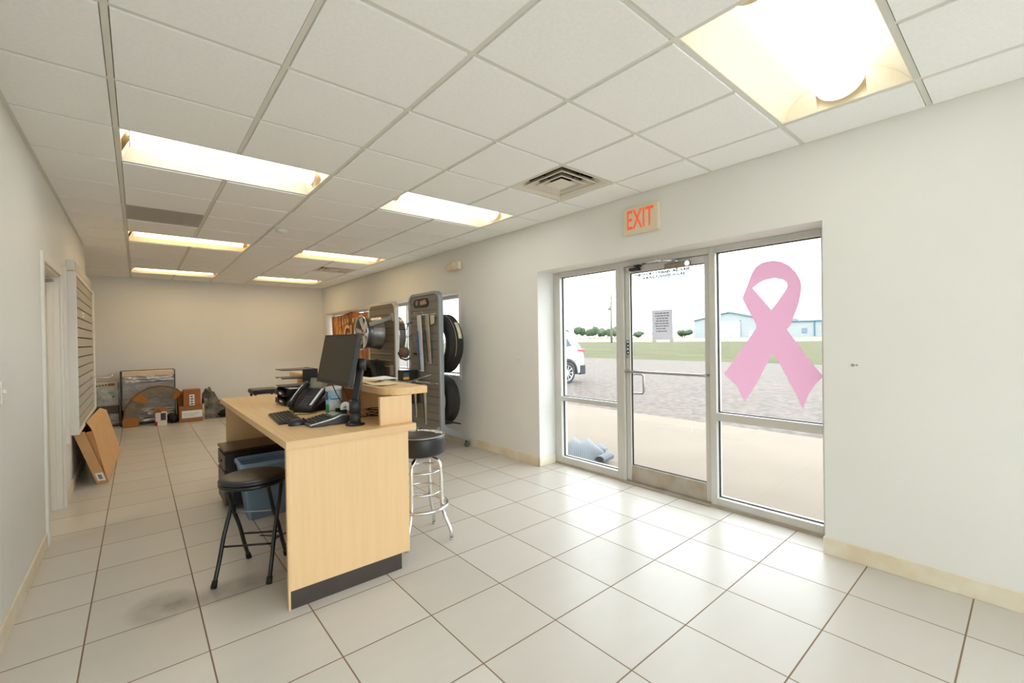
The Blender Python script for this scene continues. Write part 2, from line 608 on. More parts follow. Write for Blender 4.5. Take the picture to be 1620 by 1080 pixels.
# ceiling: lay-in tiles dropped a little below the grid, openings where fixtures sit
FIX = [(0, -7), (3, -7), (0, -2), (3, -2), (0, 3), (3, 3), (0, 8), (3, 8), (0, 13), (3, 13)]
holes = {}
for i, j in FIX:
    holes[(i, j)] = holes[(i + 1, j)] = 1
for c in ((4, 1), (4, 10), (0, 6)):
    holes[c] = 1
m = MB()
m.box(SX - 0.2, xo + 0.2, YF - 0.3, YB + 0.3, TOP - 0.1, TOP + 0.05)  # unseen roof slab, put in to keep sky light from leaking through
i0, i1 = -1, 5
j0, j1 = math.floor((YF - CY) / CT), math.floor((YB - CY) / CT)
for i in range(-5, 6):
    for j in range(j0, j1 + 1):
        if (i, j) in holes:
            continue
        xa, xb = CX + i * CT + 0.0135, CX + (i + 1) * CT - 0.0135
        ya, yb = CY + j * CT + 0.0135, CY + (j + 1) * CT - 0.0135
        if i < -1 and yb < 8.06:
            continue
        if i == -1 and yb < 8.06:
            xa = max(xa, XL + 0.02)
        xb = min(xb, XR - 0.02); ya = max(ya, YF + 0.01); yb = min(yb, YB - 0.015)
        xa = max(xa, SX + 0.01)
        if xb - xa < 0.02 or yb - ya < 0.02:
            continue
        s, z0, z1 = 0.003, H - 0.007, H + 0.012
        m.hexa([(xa + s, ya + s, z0), (xb - s, ya + s, z0), (xb - s, yb - s, z0), (xa + s, yb - s, z0),
                (xa, ya, z1), (xb, ya, z1), (xb, yb, z1), (xa, yb, z1)])
# plain ceiling over the side room
m.box(SX, XL - 0.12, 2.72, 7.94, H, H + 0.02)
struct(m.build('ceiling', TILE))
m = MB()
tw = 0.012
for i in range(-4, 6):
    x = CX + i * CT
    ya = YF if x > XL else 8.06
    if i == 1 or i == 4:                       # runners broken by the fixtures
        cuts = sorted(CY + j * CT for a, j in FIX if a == i - 1)
        y = ya
        for c in cuts:
            if c > y: m.box(x - tw, x + tw, y, c - tw, H - 0.001, H + 0.02)
            y = c + CT + tw
        m.box(x - tw, x + tw, y, YB, H - 0.001, H + 0.02)
    else:
        m.box(x - tw, x + tw, ya, YB, H - 0.001, H + 0.02)
for j in range(j0 + 1, j1 + 1):
    y = CY + j * CT
    xa = SX if y > 8.06 else XL
    m.box(xa, XR, y - tw, y + tw, H - 0.0005, H + 0.019)
# wall angle
m.box(XR - 0.022, XR, YF, YB, H - 0.001, H + 0.02)
m.box(XL, XL + 0.022, YF, 8.06, H - 0.001, H + 0.02)
m.box(SX, XR, YB - 0.022, YB, H - 0.001, H + 0.02)
m.box(SX, XL, 8.06, 8.08, H - 0.001, H + 0.02)
struct(m.build('trim_1', TBAR), 'ceiling grid of pale T bars')

# ------------------------------------------------------------------ storefront: side lights and entrance door
G = 0.1
def frame_bars(bars):
    m = MB()
    for y0, y1, z0, z1 in bars:
        m.box(XG, XG + G, y0, y1, z0, z1)
    return m

def pane(parent, y0, y1, z0, z1, x=XG + 0.045):
    o = MB().box(x, x + 0.006, y0, y1, z0, z1).build('pane', GLASS, parent)
    g = MB()
    t = 0.006
    for a in (x - 0.006, x + 0.007):
        g.box(a, a + 0.005, y0, y0 + t, z0, z1); g.box(a, a + 0.005, y1 - t, y1, z0, z1)
        g.box(a, a + 0.005, y0 + t, y1 - t, z0, z0 + t); g.box(a, a + 0.005, y0 + t, y1 - t, z1 - t, z1)
    g.build('gasket', GASKET, parent)
    return o

wl = struct_root('window_1', (XG, 3.1, 0), 'narrow fixed side light left of the entrance door')
frame_bars([(3.435, 3.534, 0, 2.147), (2.626, 2.678, 0, 2.147), (2.678, 3.435, 2.092, 2.147), (2.678, 3.435, 0.712, 0.762), (2.678, 3.435, 0.0, 0.088)]).build('window_frame', ALU, wl, bevel=0.003)
pane(wl, 2.678, 3.435, 0.762, 2.092); pane(wl, 2.678, 3.435, 0.088, 0.712)
MB().box(XG - 0.012, XG, 2.626, 3.534, 0, 0.02).build('sill_flashing', ALU_DIRTY, wl)

wr = struct_root('window_2', (XG, 1.3, 0), 'wide fixed side light right of the entrance door')
frame_bars([(1.690, 1.742, 0, 2.147), (0.879, 0.952, 0, 2.147), (0.952, 1.690, 2.098, 2.147), (0.952, 1.690, 0.718, 0.782), (0.952, 1.690, 0, 0.08)]).build('window_frame', ALU, wr, bevel=0.003)
pane(wr, 0.952, 1.690, 0.782, 2.098); pane(wr, 0.952, 1.690, 0.08, 0.718)
MB().box(XG - 0.012, XG, 0.879, 1.742, 0, 0.022).build('sill_flashing', ALU_DIRTY, wr)

dr = struct_root('door_1', (XG, 2.18, 0), 'aluminium and glass entrance door')
frame_bars([(2.586, 2.626, 0, 2.147), (1.742, 2.586, 2.096, 2.147)]).build('door_frame', ALU, dr, bevel=0.003)
LX0, LX1 = XG + 0.025, XG + 0.07
m = MB()
m.box(LX0, LX1, 2.532, 2.583, 0.02, 2.092); m.box(LX0, LX1, 1.746, 1.792, 0.02, 2.092)
m.box(LX0, LX1, 1.792, 2.532, 2.03, 2.092)
m.build('door_leaf', ALU, dr, bevel=0.003)
MB().box(LX0, LX1, 1.792, 2.532, 0.02, 0.172).build('bottom_rail', ALU_DIRTY, dr, bevel=0.003)
pane(dr, 1.792, 2.532, 0.172, 2.03, XG + 0.045)
MB().box(XG - 0.03, XG + 0.1, 1.742, 2.626, 0, 0.016).build('threshold', ALU_DIRTY, dr, bevel=0.004)
m = MB()
m.tube([(XG + 0.02, 2.56, 1.085), (XG - 0.028, 2.56, 1.085), (XG - 0.032, 2.54, 1.085), (XG - 0.032, 1.79, 1.085), (XG - 0.028, 1.768, 1.085), (XG + 0.02, 1.768, 1.085)], 0.012)
m.build('push_bar', STEEL, dr)
m = MB()
m.tube([(XG + 0.072, 2.556, 1.05), (XG + 0.12, 2.54, 1.05), (XG + 0.126, 2.50, 1.05), (XG + 0.126, 2.468, 1.048), (XG + 0.126, 2.455, 1.03), (XG + 0.126, 2.455, 0.88), (XG + 0.126, 2.468, 0.862), (XG + 0.126, 2.50, 0.86), (XG + 0.12, 2.54, 0.86), (XG + 0.072, 2.556, 0.86)], 0.011)
m.build('pull_handle', STEEL, dr)
m = MB()
m.box(LX0 - 0.002, LX0, 2.545, 2.575, 1.245, 1.385)
m.build('lock_sticker', BLACK, dr)
m = MB()
for k, z in enumerate((1.37, 1.335, 1.30, 1.268)):
    m.box(LX0 - 0.003, LX0 - 0.002, 2.550, 2.568 - 0.004 * (k % 2), z - 0.012, z + (0.004 if k % 2 else 0.008))
m.build('sticker_print', PAPER, dr)
m = MB(); m.cyl((LX0, 2.56, 1.225), (LX0 - 0.012, 2.56, 1.225), 0.014); m.cyl((LX0 - 0.012, 2.56, 1.225), (LX0 - 0.02, 2.56, 1.225), 0.008)
m.build('thumb_turn', STEEL, dr)
# closer
m = MB()
m.box(LX0 - 0.05, LX0 - 0.002, 1.90, 2.135, 2.015, 2.062)
m.build('closer_body', mat('closer_bronze', (150, 136, 116), 0.4, 0.6), dr, bevel=0.012)
m = MB()
m.cyl((LX0 - 0.054, 1.915, 2.038), (LX0 - 0.045, 1.915, 2.038), 0.022)
m.cyl((LX0 - 0.03, 2.02, 2.062), (LX0 - 0.03, 2.02, 2.085), 0.014)
m.cyl((LX0 - 0.03, 2.02, 2.015), (LX0 - 0.03, 2.02, 1.995), 0.009)
m.tube([(LX0 - 0.03, 2.02, 2.08), (LX0 - 0.10, 2.10, 2.082), (LX0 - 0.11, 2.14, 2.082)], 0.008)
m.tube([(LX0 - 0.11, 2.14, 2.092), (LX0 - 0.075, 2.34, 2.09)], 0.009)
m.cyl((LX0 - 0.11, 2.14, 2.075), (LX0 - 0.11, 2.14, 2.10), 0.012)
m.build('closer_arm', CHROME, dr)
m = MB(); m.box(LX0 - 0.055, LX0 - 0.002, 2.40, 2.50, 2.042, 2.07); m.box(LX0 - 0.085, LX0 - 0.03, 2.37, 2.43, 2.072, 2.09)
m.build('arm_bracket', BLACK_METAL, dr, bevel=0.004)
LET = mat('white_window_letters', (60, 58, 64), 0.6)
text('lettering', 'THIS DOOR TO REMAIN UNLOCKED', 0.032, (XG + 0.043, 2.20, 2.002), FACE_MINUS_X, LET, dr, spacing=1.08, offset=0.0024)
text('lettering', 'DURING BUSINESS HOURS', 0.033, (XG + 0.043, 2.19, 1.966), FACE_MINUS_X, LET, dr, spacing=1.12, offset=0.0024)

# long window of the back half of the right wall
wb = struct_root('window_3', (3.55, 7.9, WZ0), 'long strip window behind the display towers')
m = MB()
fx0, fx1 = 3.53, 3.60
m.box(fx0, fx1, W0, W1, WZ0, WZ0 + 0.045); m.box(fx0, fx1, W0, W1, WZ1 - 0.045, WZ1)
ym = [W0 + 0.022, 6.95, 8.82, W1 - 0.022]
for y in ym:
    m.box(fx0, fx1, y - 0.022, y + 0.022, WZ0 + 0.045, WZ1 - 0.045)
m.build('window_frame', ALU, wb)
for a, b in zip(ym[:-1], ym[1:]):
    MB().box(3.56, 3.566, a + 0.022, b - 0.022, WZ0 + 0.045, WZ1 - 0.045).build('pane', GLASS, wb)
MB().box(XR - 0.02, fx0, W0, W1, WZ0 - 0.0, WZ0 + 0.022).build('window_sill', WHITE_TRIM, wb, bevel=0.003)
m = MB()
m.box(XR - 0.006, XR, W0 - 0.035, W0, WZ0 - 0.035, WZ1 + 0.035); m.box(XR - 0.006, XR, W1, W1 + 0.035, WZ0 - 0.035, WZ1 + 0.035)
m.box(XR - 0.006, XR, W0, W1, WZ1, WZ1 + 0.035); m.box(XR - 0.006, XR, W0, W1, WZ0 - 0.035, WZ0)
m.build('window_casing', WHITE_TRIM, wb)

# unseen windows added behind the camera to let daylight in
wf = struct_root('added_window_4', (1.4, YF, 0.12), 'unseen window added in the front wall for daylight')
ms = [FX0 + 0.025, 0.8, 2.0, FX1 - 0.025]
m = MB()
for a in ms:
    m.box(a - 0.025, a + 0.025, YF - 0.1, YF - 0.03, 0.12, 2.55)
m.box(FX0, FX1, YF - 0.1, YF - 0.03, 2.50, 2.55); m.box(FX0, FX1, YF - 0.1, YF - 0.03, 0.12, 0.17)
m.build('window_frame', ALU, wf)
for a, b in zip(ms[:-1], ms[1:]):
    MB().box(a + 0.025, b - 0.025, YF - 0.07, YF - 0.064, 0.17, 2.50).build('pane', GLASS, wf)
wq = struct_root('added_window_5', (XG, -2, 0.12), 'unseen window added in the right wall behind the camera for daylight')
m = MB()
for a in (R0 + 0.025, (R0 + R1) / 2, R1 - 0.025):
    m.box(XG, XG + 0.1, a - 0.025, a + 0.025, 0.12, 2.4)
m.box(XG, XG + 0.1, R0, R1, 0.12, 0.17); m.box(XG, XG + 0.1, R0, R1, 2.35, 2.4)
m.build('window_frame', ALU, wq)
for a, b in ((R0 + 0.05, (R0 + R1) / 2 - 0.025), ((R0 + R1) / 2 + 0.025, R1 - 0.05)):
    MB().box(XG + 0.045, XG + 0.051, a, b, 0.17, 2.35).build('pane', GLASS, wq)

# door in the left wall
dl = struct_root('door_2', (XL, 5.0, 0), 'white side door standing open into the next room')
m = MB()
for a, b in ((D0 - 0.062, D0), (D1, D1 + 0.062)):
    m.box(XL, XL + 0.018, a, b, 0, DZ + 0.062)
m.box(XL, XL + 0.018, D0, D1, DZ, DZ + 0.062)
m.build('door_casing', WHITE_TRIM, dl, bevel=0.003)
m = MB()
m.box(XL - 0.119, XL, D0, D0 + 0.016, 0, DZ); m.box(XL - 0.119, XL, D1 - 0.016, D1, 0, DZ); m.box(XL - 0.119, XL, D0 + 0.016, D1 - 0.016, DZ - 0.016, DZ)
m.box(XL - 0.075, XL - 0.04, D1 - 0.030, D1 - 0.016, 0, DZ - 0.016)
m.build('door_jamb', WHITE_TRIM, dl, bevel=0.002)
MB().box(XL - 1.0, XL - 0.125, D1 - 0.062, D1 - 0.018, 0.008, DZ - 0.02).build('door_leaf', WHITE_TRIM, dl, bevel=0.002)
m = MB()
m.box(XL - 0.34, XL - 0.10, D1 - 0.10, D1 - 0.064, 1.89, 1.95)
m.tube([(XL - 0.12, D1 - 0.085, 1.955), (XL - 0.02, D1 - 0.10, 1.97)], 0.012)
m.build('closer_body', STEEL, dl, bevel=0.006)

# ------------------------------------------------------------------ light fittings
TRAY = mat('fixture_tray_enamel', (232, 221, 196), 0.45)
LENS_WARM = mat('warm_fluorescent_lens', (255, 246, 226), 0.5, emit=(WARM_TUBE, LAMP))
LENS_WHITE = mat('white_fluorescent_lens', (255, 252, 244), 0.5, emit=(WHITE_TUBE, LAMP * 0.95))
LENS_DIM = mat('dim_fluorescent_lens', (255, 252, 244), 0.5, emit=(WHITE_TUBE, LAMP * 0.5))  # output turned down to balance brightness near the camera
def make_fixture(i, j, label, LENS):
    x0, y0 = CX + i * CT + tw, CY + j * CT + tw
    L, W = 2 * CT - 2 * tw, CT - 2 * tw
    t = thing('troffer_light', label, 'ceiling light', (x0 + L / 2, y0 + W / 2, H), 'lay-in troffer lights')
    c = y0 + W / 2
    prof = []
    for k in range(9):                      # curved reflector, near half then far half
        a = k / 8
        prof.append((y0 + 0.004 + (W / 2 - 0.115) * a, H + 0.002 + 0.115 * math.sin(a * PI / 2) ** 0.9))
    prof2 = [(2 * c - p[0], p[1]) for p in prof][::-1]
    shell = prof + prof2
    m = MB()
    n = len(shell)
    for k in range(n - 1):
        (ya, za), (yb, zb) = shell[k], shell[k + 1]
        v = m._add([(x0, ya, za), (x0 + L, ya, za), (x0 + L, yb, zb), (x0, yb, zb)], [(0, 1, 2, 3)], True)
    bmesh.ops.remove_doubles(m.bm, verts=m.bm.verts[:], dist=1e-5)
    # side walls and closed top
    m.box(x0, x0 + L, y0, y0 + 0.003, H, H + 0.13); m.box(x0, x0 + L, y0 + W - 0.003, y0 + W, H, H + 0.13)
    m.box(x0, x0 + L, y0, y0 + W, H + 0.13, H + 0.134)
    m.build('tray', TRAY, t)
    # curved end plates
    def sweep(m, s, x):
        for half in (prof, [(2 * c - p[0], p[1]) for p in prof]):
            pts = []
            for (ya, za), (yb, zb) in zip(half[:-1], half[1:]):
                ka = (za - H) / 0.117; kb = (zb - H) / 0.117
                m._add([(x, ya, H + 0.001), (x, yb, H + 0.001), (x + s * 0.055 * kb, yb, zb - 0.0005), (x + s * 0.055 * ka, ya, za - 0.0005)], [(0, 1, 2, 3)], True)
    for s, xa, xb in ((1, x0, x0 + 0.004), (-1, x0 + L - 0.004, x0 + L)):
        m = MB()
        m.box(xa, xb, y0, y0 + W, H, H + 0.13)
        sweep(m, s, x0 + 0.0045 if s > 0 else x0 + L - 0.0045)
        m.build('end_plate', TRAY, t)
    m = MB()
    pts = [(c + 0.112 * math.cos(PI + PI * k / 16), H + 0.108 + 0.098 * math.sin(PI + PI * k / 16)) for k in range(17)]
    xa, xb = x0 + 0.05, x0 + L - 0.05
    for k in range(16):
        (ya, za), (yb, zb) = pts[k], pts[k + 1]
        m._add([(xa, ya, za), (xb, ya, za), (xb, yb, zb), (xa, yb, zb)], [(0, 1, 2, 3)], True)
    bmesh.ops.remove_doubles(m.bm, verts=m.bm.verts[:], dist=1e-5)
    m.build('diffuser', LENS, t)
    for xe in (xa, xb):
        s = -1 if xe == xa else 1
        MB().prism(pts, 'x', xe, xe + s * 0.006).build('end_cap', TRAY, t)
    return t
FLABEL = {
    (3, -2): 'large troffer light in the ceiling nearest the entrance windows, right of the air vent',
    (0, 3): 'long troffer light above the near end of the maple desk',
    (3, 3): 'troffer light between the big square air vent and the display towers',
    (0, 8): 'troffer light just beyond the grey perforated ceiling panel',
    (3, 8): 'troffer light beside the small far air vent, on its near side',
    (0, 13): 'troffer light against the back wall, in the left row',
    (3, 13): 'troffer light against the back wall, in the right row',
    (0, -2): 'unseen troffer light of the left row nearest the viewer, added for its light',  # above the view, included for lighting
    (0, -7): 'unseen left troffer light of the pair added behind the viewer to light the room',  # this pair is added behind the camera to light the room
    (3, -7): 'unseen right troffer light of the pair added behind the viewer to light the room',
}
protos = {}
for i, j in FIX:
    lens = LENS_DIM if j < 0 else LENS_WHITE if j < 5 else LENS_WARM
    if lens.name not in protos:
        protos[lens.name] = (make_fixture(i, j, FLABEL[(i, j)], lens), i, j)
    else:
        p, fi, fj = protos[lens.name]
        copy_thing(p, p.location + Vector(((i - fi) * CT, (j - fj) * CT, 0)), FLABEL[(i, j)])

# square air vents
DUCT = mat('dark_duct', (58, 52, 46), 0.8)
VENT = mat('vent_enamel', (222, 214, 198), 0.5)
def make_vent(i, j, label):
    x0, y0 = CX + i * CT + tw, CY + j * CT + tw
    W = CT - 2 * tw
    c = Vector((x0 + W / 2, y0 + W / 2, H))
    t = thing('air_vent', label, 'air vent', c, 'square ceiling diffusers')
    m = MB()
    m.box(x0, x0 + W, y0, y0 + W, H + 0.135, H + 0.14)
    m.box(x0, x0 + 0.003, y0, y0 + W, H, H + 0.135); m.box(x0 + W - 0.003, x0 + W, y0, y0 + W, H, H + 0.135)
    m.box(x0 + 0.003, x0 + W - 0.003, y0, y0 + 0.003, H, H + 0.135); m.box(x0 + 0.003, x0 + W - 0.003, y0 + W - 0.003, y0 + W, H, H + 0.135)
    m.build('duct_box', DUCT, t)
    def cone(m, r0, z0, r1, z1):
        a = [(c.x + sx * r0, c.y + sy * r0, z0) for sx, sy in ((-1, -1), (1, -1), (1, 1), (-1, 1))]
        b = [(c.x + sx * r1, c.y + sy * r1, z1) for sx, sy in ((-1, -1), (1, -1), (1, 1), (-1, 1))]
        m._add(a + b, [(k, (k + 1) % 4, 4 + (k + 1) % 4, 4 + k) for k in range(4)])
    m = MB()
    R = W / 2
    cone(m, R - 0.003, H, R - 0.02, H); cone(m, R - 0.02, H, R - 0.085, H + 0.055)
    m.build('outer_frame', VENT, t, solid=0.002)
    m = MB(); cone(m, R - 0.075, H - 0.002, R - 0.135, H + 0.05); cone(m, R - 0.075, H - 0.002, R - 0.088, H - 0.002); m.build('louver_ring', VENT, t, solid=0.002)
    m = MB(); cone(m, R - 0.145, H - 0.002, R - 0.195, H + 0.045); cone(m, R - 0.145, H - 0.002, R - 0.158, H - 0.002); m.build('louver_ring', VENT, t, solid=0.002)
    m = MB(); m.box(c.x - 0.088, c.x + 0.088, c.y - 0.088, c.y + 0.088, H + 0.0, H + 0.006); m.build('center_plate', VENT, t, solid=0)
    for sx, sy in ((1, 0), (-1, 0), (0, 1), (0, -1)):
        MB().cyl((c.x + sx * 0.13, c.y + sy * 0.13, H + 0.02), (c.x + sx * 0.2, c.y + sy * 0.2, H + 0.035), 0.006, seg=6).build('spring_clip', BLACK, t)
    return t
make_vent(4, 1, 'big square ceiling air vent with nested louver rings above the exit sign')
make_vent(4, 10, 'small square air vent far off between the last two lights of the right row')

# grey perforated return panel
x0, y0 = CX + tw, CY + 6 * CT + tw
W = CT - 2 * tw
m = MB()
m.box(x0, x0 + W, y0, y0 + W, H + 0.004, H + 0.012)
n = 44
for k in range(n):
    x = x0 + W * (k + 0.5) / n
    m.box(x - 0.0042, x + 0.0042, y0 + 0.004, y0 + W - 0.004, H - 0.002, H + 0.004)
tag(m.build('return_air_grille', mat('grille_grey', (186, 184, 176), 0.55), origin=(x0 + W / 2, y0 + W / 2, H)), 'grey ribbed return air panel set in the ceiling of the left row', 'air grille')

t = thing('smoke_detector', 'small round white smoke detector on the ceiling tile', 'smoke detector', (1.237, 5.39, H - 0.007))
MB().lathe((1.237, 5.39, H - 0.007), (0, 0, -1), [(0.001, 0), (0.062, 0), (0.062, 0.012), (0.052, 0.03), (0.045, 0.036), (0.001, 0.038)], 32).build('body', WHITE_TRIM, t)
MB().lathe((1.237, 5.39, H - 0.007), (0, 0, -1), [(0.053, 0.016), (0.059, 0.016), (0.059, 0.02), (0.053, 0.02)], 32, closed=True).build('vent_band', TBAR, t)

# ------------------------------------------------------------------ wall fittings
t = thing('exit_sign', 'cream EXIT sign with orange red letters above the entrance door', 'exit sign', (XR, 2.198, 2.31))
MB().box(XR - 0.042, XR - 0.001, 2.022, 2.374, 2.318, 2.552).build('housing', CREAM, t, bevel=0.008)
MB().box(XR - 0.046, XR - 0.042, 2.034, 2.362, 2.33, 2.540).build('face_plate', CREAM, t, bevel=0.002)
o = text('lettering', 'EXIT', 0.235, (XR - 0.047, 2.198, 2.432), FACE_MINUS_X, ORANGE, t, extrude=0.001, spacing=1.0, sx=0.56, offset=0.002)

t = thing('emergency_light', 'cream emergency light box with two round lamps high on the right wall', 'emergency light', (XR, 5.14, 2.36))
MB().box(XR - 0.07, XR - 0.001, 5.0, 5.28, 2.365, 2.475).build('housing', CREAM, t, bevel=0.02, seg=3)


LAMPGL = mat('lamp_reflector', (214, 216, 216), 0.15, 0.8)
for yc, d in ((5.07, Vector((-1, -0.25, -0.1))), (5.31, Vector((-0.6, 0.7, -0.15)))):
    d.normalize()
    c = Vector((XR - 0.075, yc, 2.42)) if yc < 5.2 else Vector((XR - 0.045, yc, 2.42))
    h = MB().lathe(c, d, [(0.001, -0.03), (0.034, -0.02), (0.042, 0.0), (0.045, 0.026), (0.04, 0.028), (0.04, 0.02)], 24).build('lamp_head', CREAM, t)
    MB().lathe(c, d, [(0.001, 0.006), (0.02, 0.012), (0.04, 0.024)], 24).build('reflector', LAMPGL, h)

def switch_plate(name, label, cat, x, y, z, sx, toggles=1):
    t = thing(name, label, cat, (x, y, z))
    MB().box(x, x + sx * 0.006, y - 0.037, y + 0.037, z - 0.058, z + 0.058).build('plate', WHITE_TRIM, t, bevel=0.003)
    MB().box(x + sx * 0.006, x + sx * 0.016, y - 0.005, y + 0.005, z - 0.004, z + 0.014).build('toggle', WHITE_TRIM, t)
switch_plate('light_switch', 'white light switch plate on the right wall left of the entrance', 'light switch', XR, 3.855, 1.20, -1)
switch_plate('light_switch', 'white switch plate on the left wall in front of the side door', 'light switch', XL, 3.275, 1.19, 1)

m = MB(); m.cyl((XR, 0.726, 1.222), (XR - 0.006, 0.726, 1.222), 0.008, seg=12); m.cyl((XR - 0.006, 0.726, 1.222), (XR - 0.007, 0.726, 1.222), 0.004, seg=8)
m.box(XR - 0.001, XR, 0.70, 0.712, 1.217, 1.226)
tag(m.build('screw_anchor', mat('anchor_grey', (150, 146, 138), 0.6), origin=(XR, 0.726, 1.222)), 'tiny screw anchor left in the bare right wall', 'screw')

# slat wall display on the left wall
t = thing('slatwall_cabinet', 'white framed slatwall display panel hung on the left wall', 'display panel', (XL, 6.8, 0.58))
x1 = -0.425
MB().box(XL + 0.001, x1, 5.73, 5.76, 0.585, 2.10).build('end_panel', WHITE_TRIM, t, bevel=0.003)
MB().box(XL + 0.001, x1, 7.94, 7.97, 0.585, 2.10).build('end_panel', WHITE_TRIM, t, bevel=0.003)
MB().box(XL + 0.001, x1, 5.76, 7.94, 2.07, 2.10).build('top_rail', WHITE_TRIM, t, bevel=0.003)
MB().box(XL + 0.001, x1, 5.76, 7.94, 0.585, 0.625).build('bottom_rail', WHITE_TRIM, t, bevel=0.003)
m = MB()
m.box(x1 - 0.016, x1, 7.80, 7.94, 0.625, 2.07)
m.build('side_trim', WHITE_TRIM, t)
m = MB()
m.box(x1 - 0.05, x1 - 0.028, 5.76, 7.94, 0.625, 2.07)
m.build('groove_back', GROOVE, t)
m = MB()
n = 15
for k in range(n):
    z0 = 0.625 + (2.07 - 0.625) * k / n
    m.box(x1 - 0.028, x1 - 0.012, 5.76, 7.80, z0 + 0.006, 0.625 + (2.07 - 0.625) * (k + 1) / n - 0.006)
m.build('slat_board', mat('slat_board_taupe', (172, 164, 150), 0.5), t)
MB().box(XL + 0.001, XL + 0.03, 5.63, 5.68, 0.53, 2.12).build('mounting_strip', WHITE_TRIM, t)
t = thing('price_label', 'small white price label stuck on the slatwall', 'label', (x1 - 0.012, 6.5, 1.72))
MB().box(x1 - 0.0115, x1 - 0.010, 6.44, 6.60, 1.71, 1.76).build('card', PAPER, t)
MB().box(x1 - 0.010, x1 - 0.0095, 6.48, 6.56, 1.727, 1.742).build('print', BLACK, t)
m = MB()
m.tube([(x1 - 0.012, 7.3, 1.03), (x1 + 0.03, 7.3, 1.03), (x1 + 0.16, 7.3, 1.02), (x1 + 0.19, 7.3, 1.05)], 0.004, 8)
m.box(x1 - 0.0115, x1 - 0.006, 7.27, 7.33, 1.0, 1.06)
tag(m.build('peg_hook', CHROME, origin=(x1, 7.3, 1.0)), 'single chrome peg hook low on the white framed slatwall', 'hook')

t = thing('louvered_box', 'white louvered wall box mounted above the slatwall', 'wall box', (XL, 6.9, 2.13))
MB().box(XL + 0.001, -0.455, 5.95, 7.9, 2.135, 2.24).build('housing', WHITE_TRIM, t, bevel=0.004)
m = MB()
for k in range(5):
    m.box(-0.455, -0.447, 6.0, 7.86, 2.145 + k * 0.019, 2.154 + k * 0.019)
m.build('louver', WHITE_TRIM, t)

# unseen lamp added in the neighbouring room to brighten the open door leaf
t = thing('added_dome_lamp', 'unseen round dome lamp added in the room behind the side door for its light', 'ceiling light', (-1.3, 4.2, H))
MB().lathe((-1.3, 4.2, H), (0, 0, -1), [(0.001, 0), (0.17, 0), (0.17, 0.02), (0.15, 0.025)], 32).build('base', WHITE_TRIM, t)
MB().lathe((-1.3, 4.2, H - 0.02), (0, 0, -1), [(0.15, 0.0), (0.14, 0.04), (0.10, 0.075), (0.05, 0.09), (0.001, 0.095)], 32).build('dome', mat('added_dome_glass', (255, 246, 226), 0.5, emit=(WARM_TUBE, 20.0)), t)
# ------------------------------------------------------------------ reception desk
DT = 0.893
t = thing('reception_desk', 'maple reception desk with a raised counter ledge and charcoal toe board', 'desk', (0.96, 3.75, 0))
MB().box(0.585, 1.335, 2.53, 4.96, 0.853, DT).build('worktop', MAPLE_TOP, t, bevel=0.002)
m = MB(); m.box(0.5845, 1.3355, 2.528, 2.530, 0.8535, DT - 0.0005); m.box(0.583, 0.585, 2.53, 4.96, 0.8535, DT - 0.0005); m.box(1.335, 1.337, 2.53, 4.96, 0.8535, DT - 0.0005)
m.build('edge_band', MAPLE_EDGE, t)
MB().box(0.596, 1.287, 2.542, 2.566, 0.098, 0.853).build('end_panel', MAPLE, t, bevel=0.0015)
MB().box(0.586, 0.596, 2.541, 2.568, 0.0, 0.853).build('panel_edge', MAPLE_EDGE, t)
MB().box(0.622, 1.287, 4.90, 4.925, 0.0, 0.853).build('end_panel', MAPLE, t, bevel=0.0015)
MB().box(1.262, 1.286, 2.566, 4.90, 0.098, 0.853).build('front_panel', MAPLE, t)
m = MB(); m.box(0.596, 1.232, 2.546, 2.562, 0, 0.098); m.box(1.212, 1.232, 2.562, 4.90, 0, 0.098)
m.build('toe_board', TOE, t)
MB().box(1.135, 1.345, 2.60, 2.622, DT, 1.068).build('ledge_post', MAPLE, t, bevel=0.0015)
MB().box(1.130, 1.135, 2.598, 2.622, DT, 1.068).build('panel_edge', MAPLE_EDGE, t)
MB().box(1.322, 1.345, 2.622, 4.86, DT, 1.068).build('ledge_panel', MAPLE, t)
MB().box(1.16, 1.322, 3.42, 3.44, DT, 1.068).build('ledge_divider', CARD_DARK, t)
MB().box(1.16, 1.322, 4.55, 4.57, DT, 1.068).build('ledge_divider', MAPLE, t)
pts = [(1.452, 2.585), (1.452, 4.90), (1.175, 4.90)] + [(1.175 + 0.13 - 0.13 * math.cos(a * PI / 24), 2.585 + 0.13 - 0.13 * math.sin(a * PI / 24)) for a in range(0, 13)]
MB().prism(pts, 'z', 1.070, 1.116).build('ledge_top', MAPLE_TOP, t, bevel=0.003)

# papers on the ledge
def crumpled(n, pts4, z, lift, matl, label, seed):
    rnd = random.Random(seed)
    a, b, c, d = [Vector(p) for p in pts4]
    ph = [rnd.uniform(0, 6) for _ in range(4)]
    def f(u, v):
        p = (a * (1 - u) + b * u) * (1 - v) + (d * (1 - u) + c * u) * v
        e = lift * (0.5 + 0.5 * math.sin(5 * u + ph[0]) * math.sin(4 * v + ph[1])) * (0.3 + abs(u - 0.5) * 1.3)
        return (p.x, p.y, z + e)
    o = MB().sheet(f, 12, 12).build(n, matl, origin=(a.x, a.y, z), solid=0.0006)
    return tag(o, label, 'paper', 'papers on the counter ledge')
MANILA = mat('manila_paper', (232, 216, 176), 0.8)
crumpled('paper_sheet', [(1.20, 2.76), (1.35, 2.80), (1.36, 3.12), (1.20, 3.10)], 1.1175, 0.022, MANILA, 'curled cream paper lying on the desk ledge nearest the monitor arm', 3)
crumpled('paper_sheet', [(1.27, 2.95), (1.44, 2.99), (1.44, 3.22), (1.24, 3.2)], 1.1175 + 0.024, 0.006, PAPER, 'flat white paper lying on top of the curled cream paper', 5)

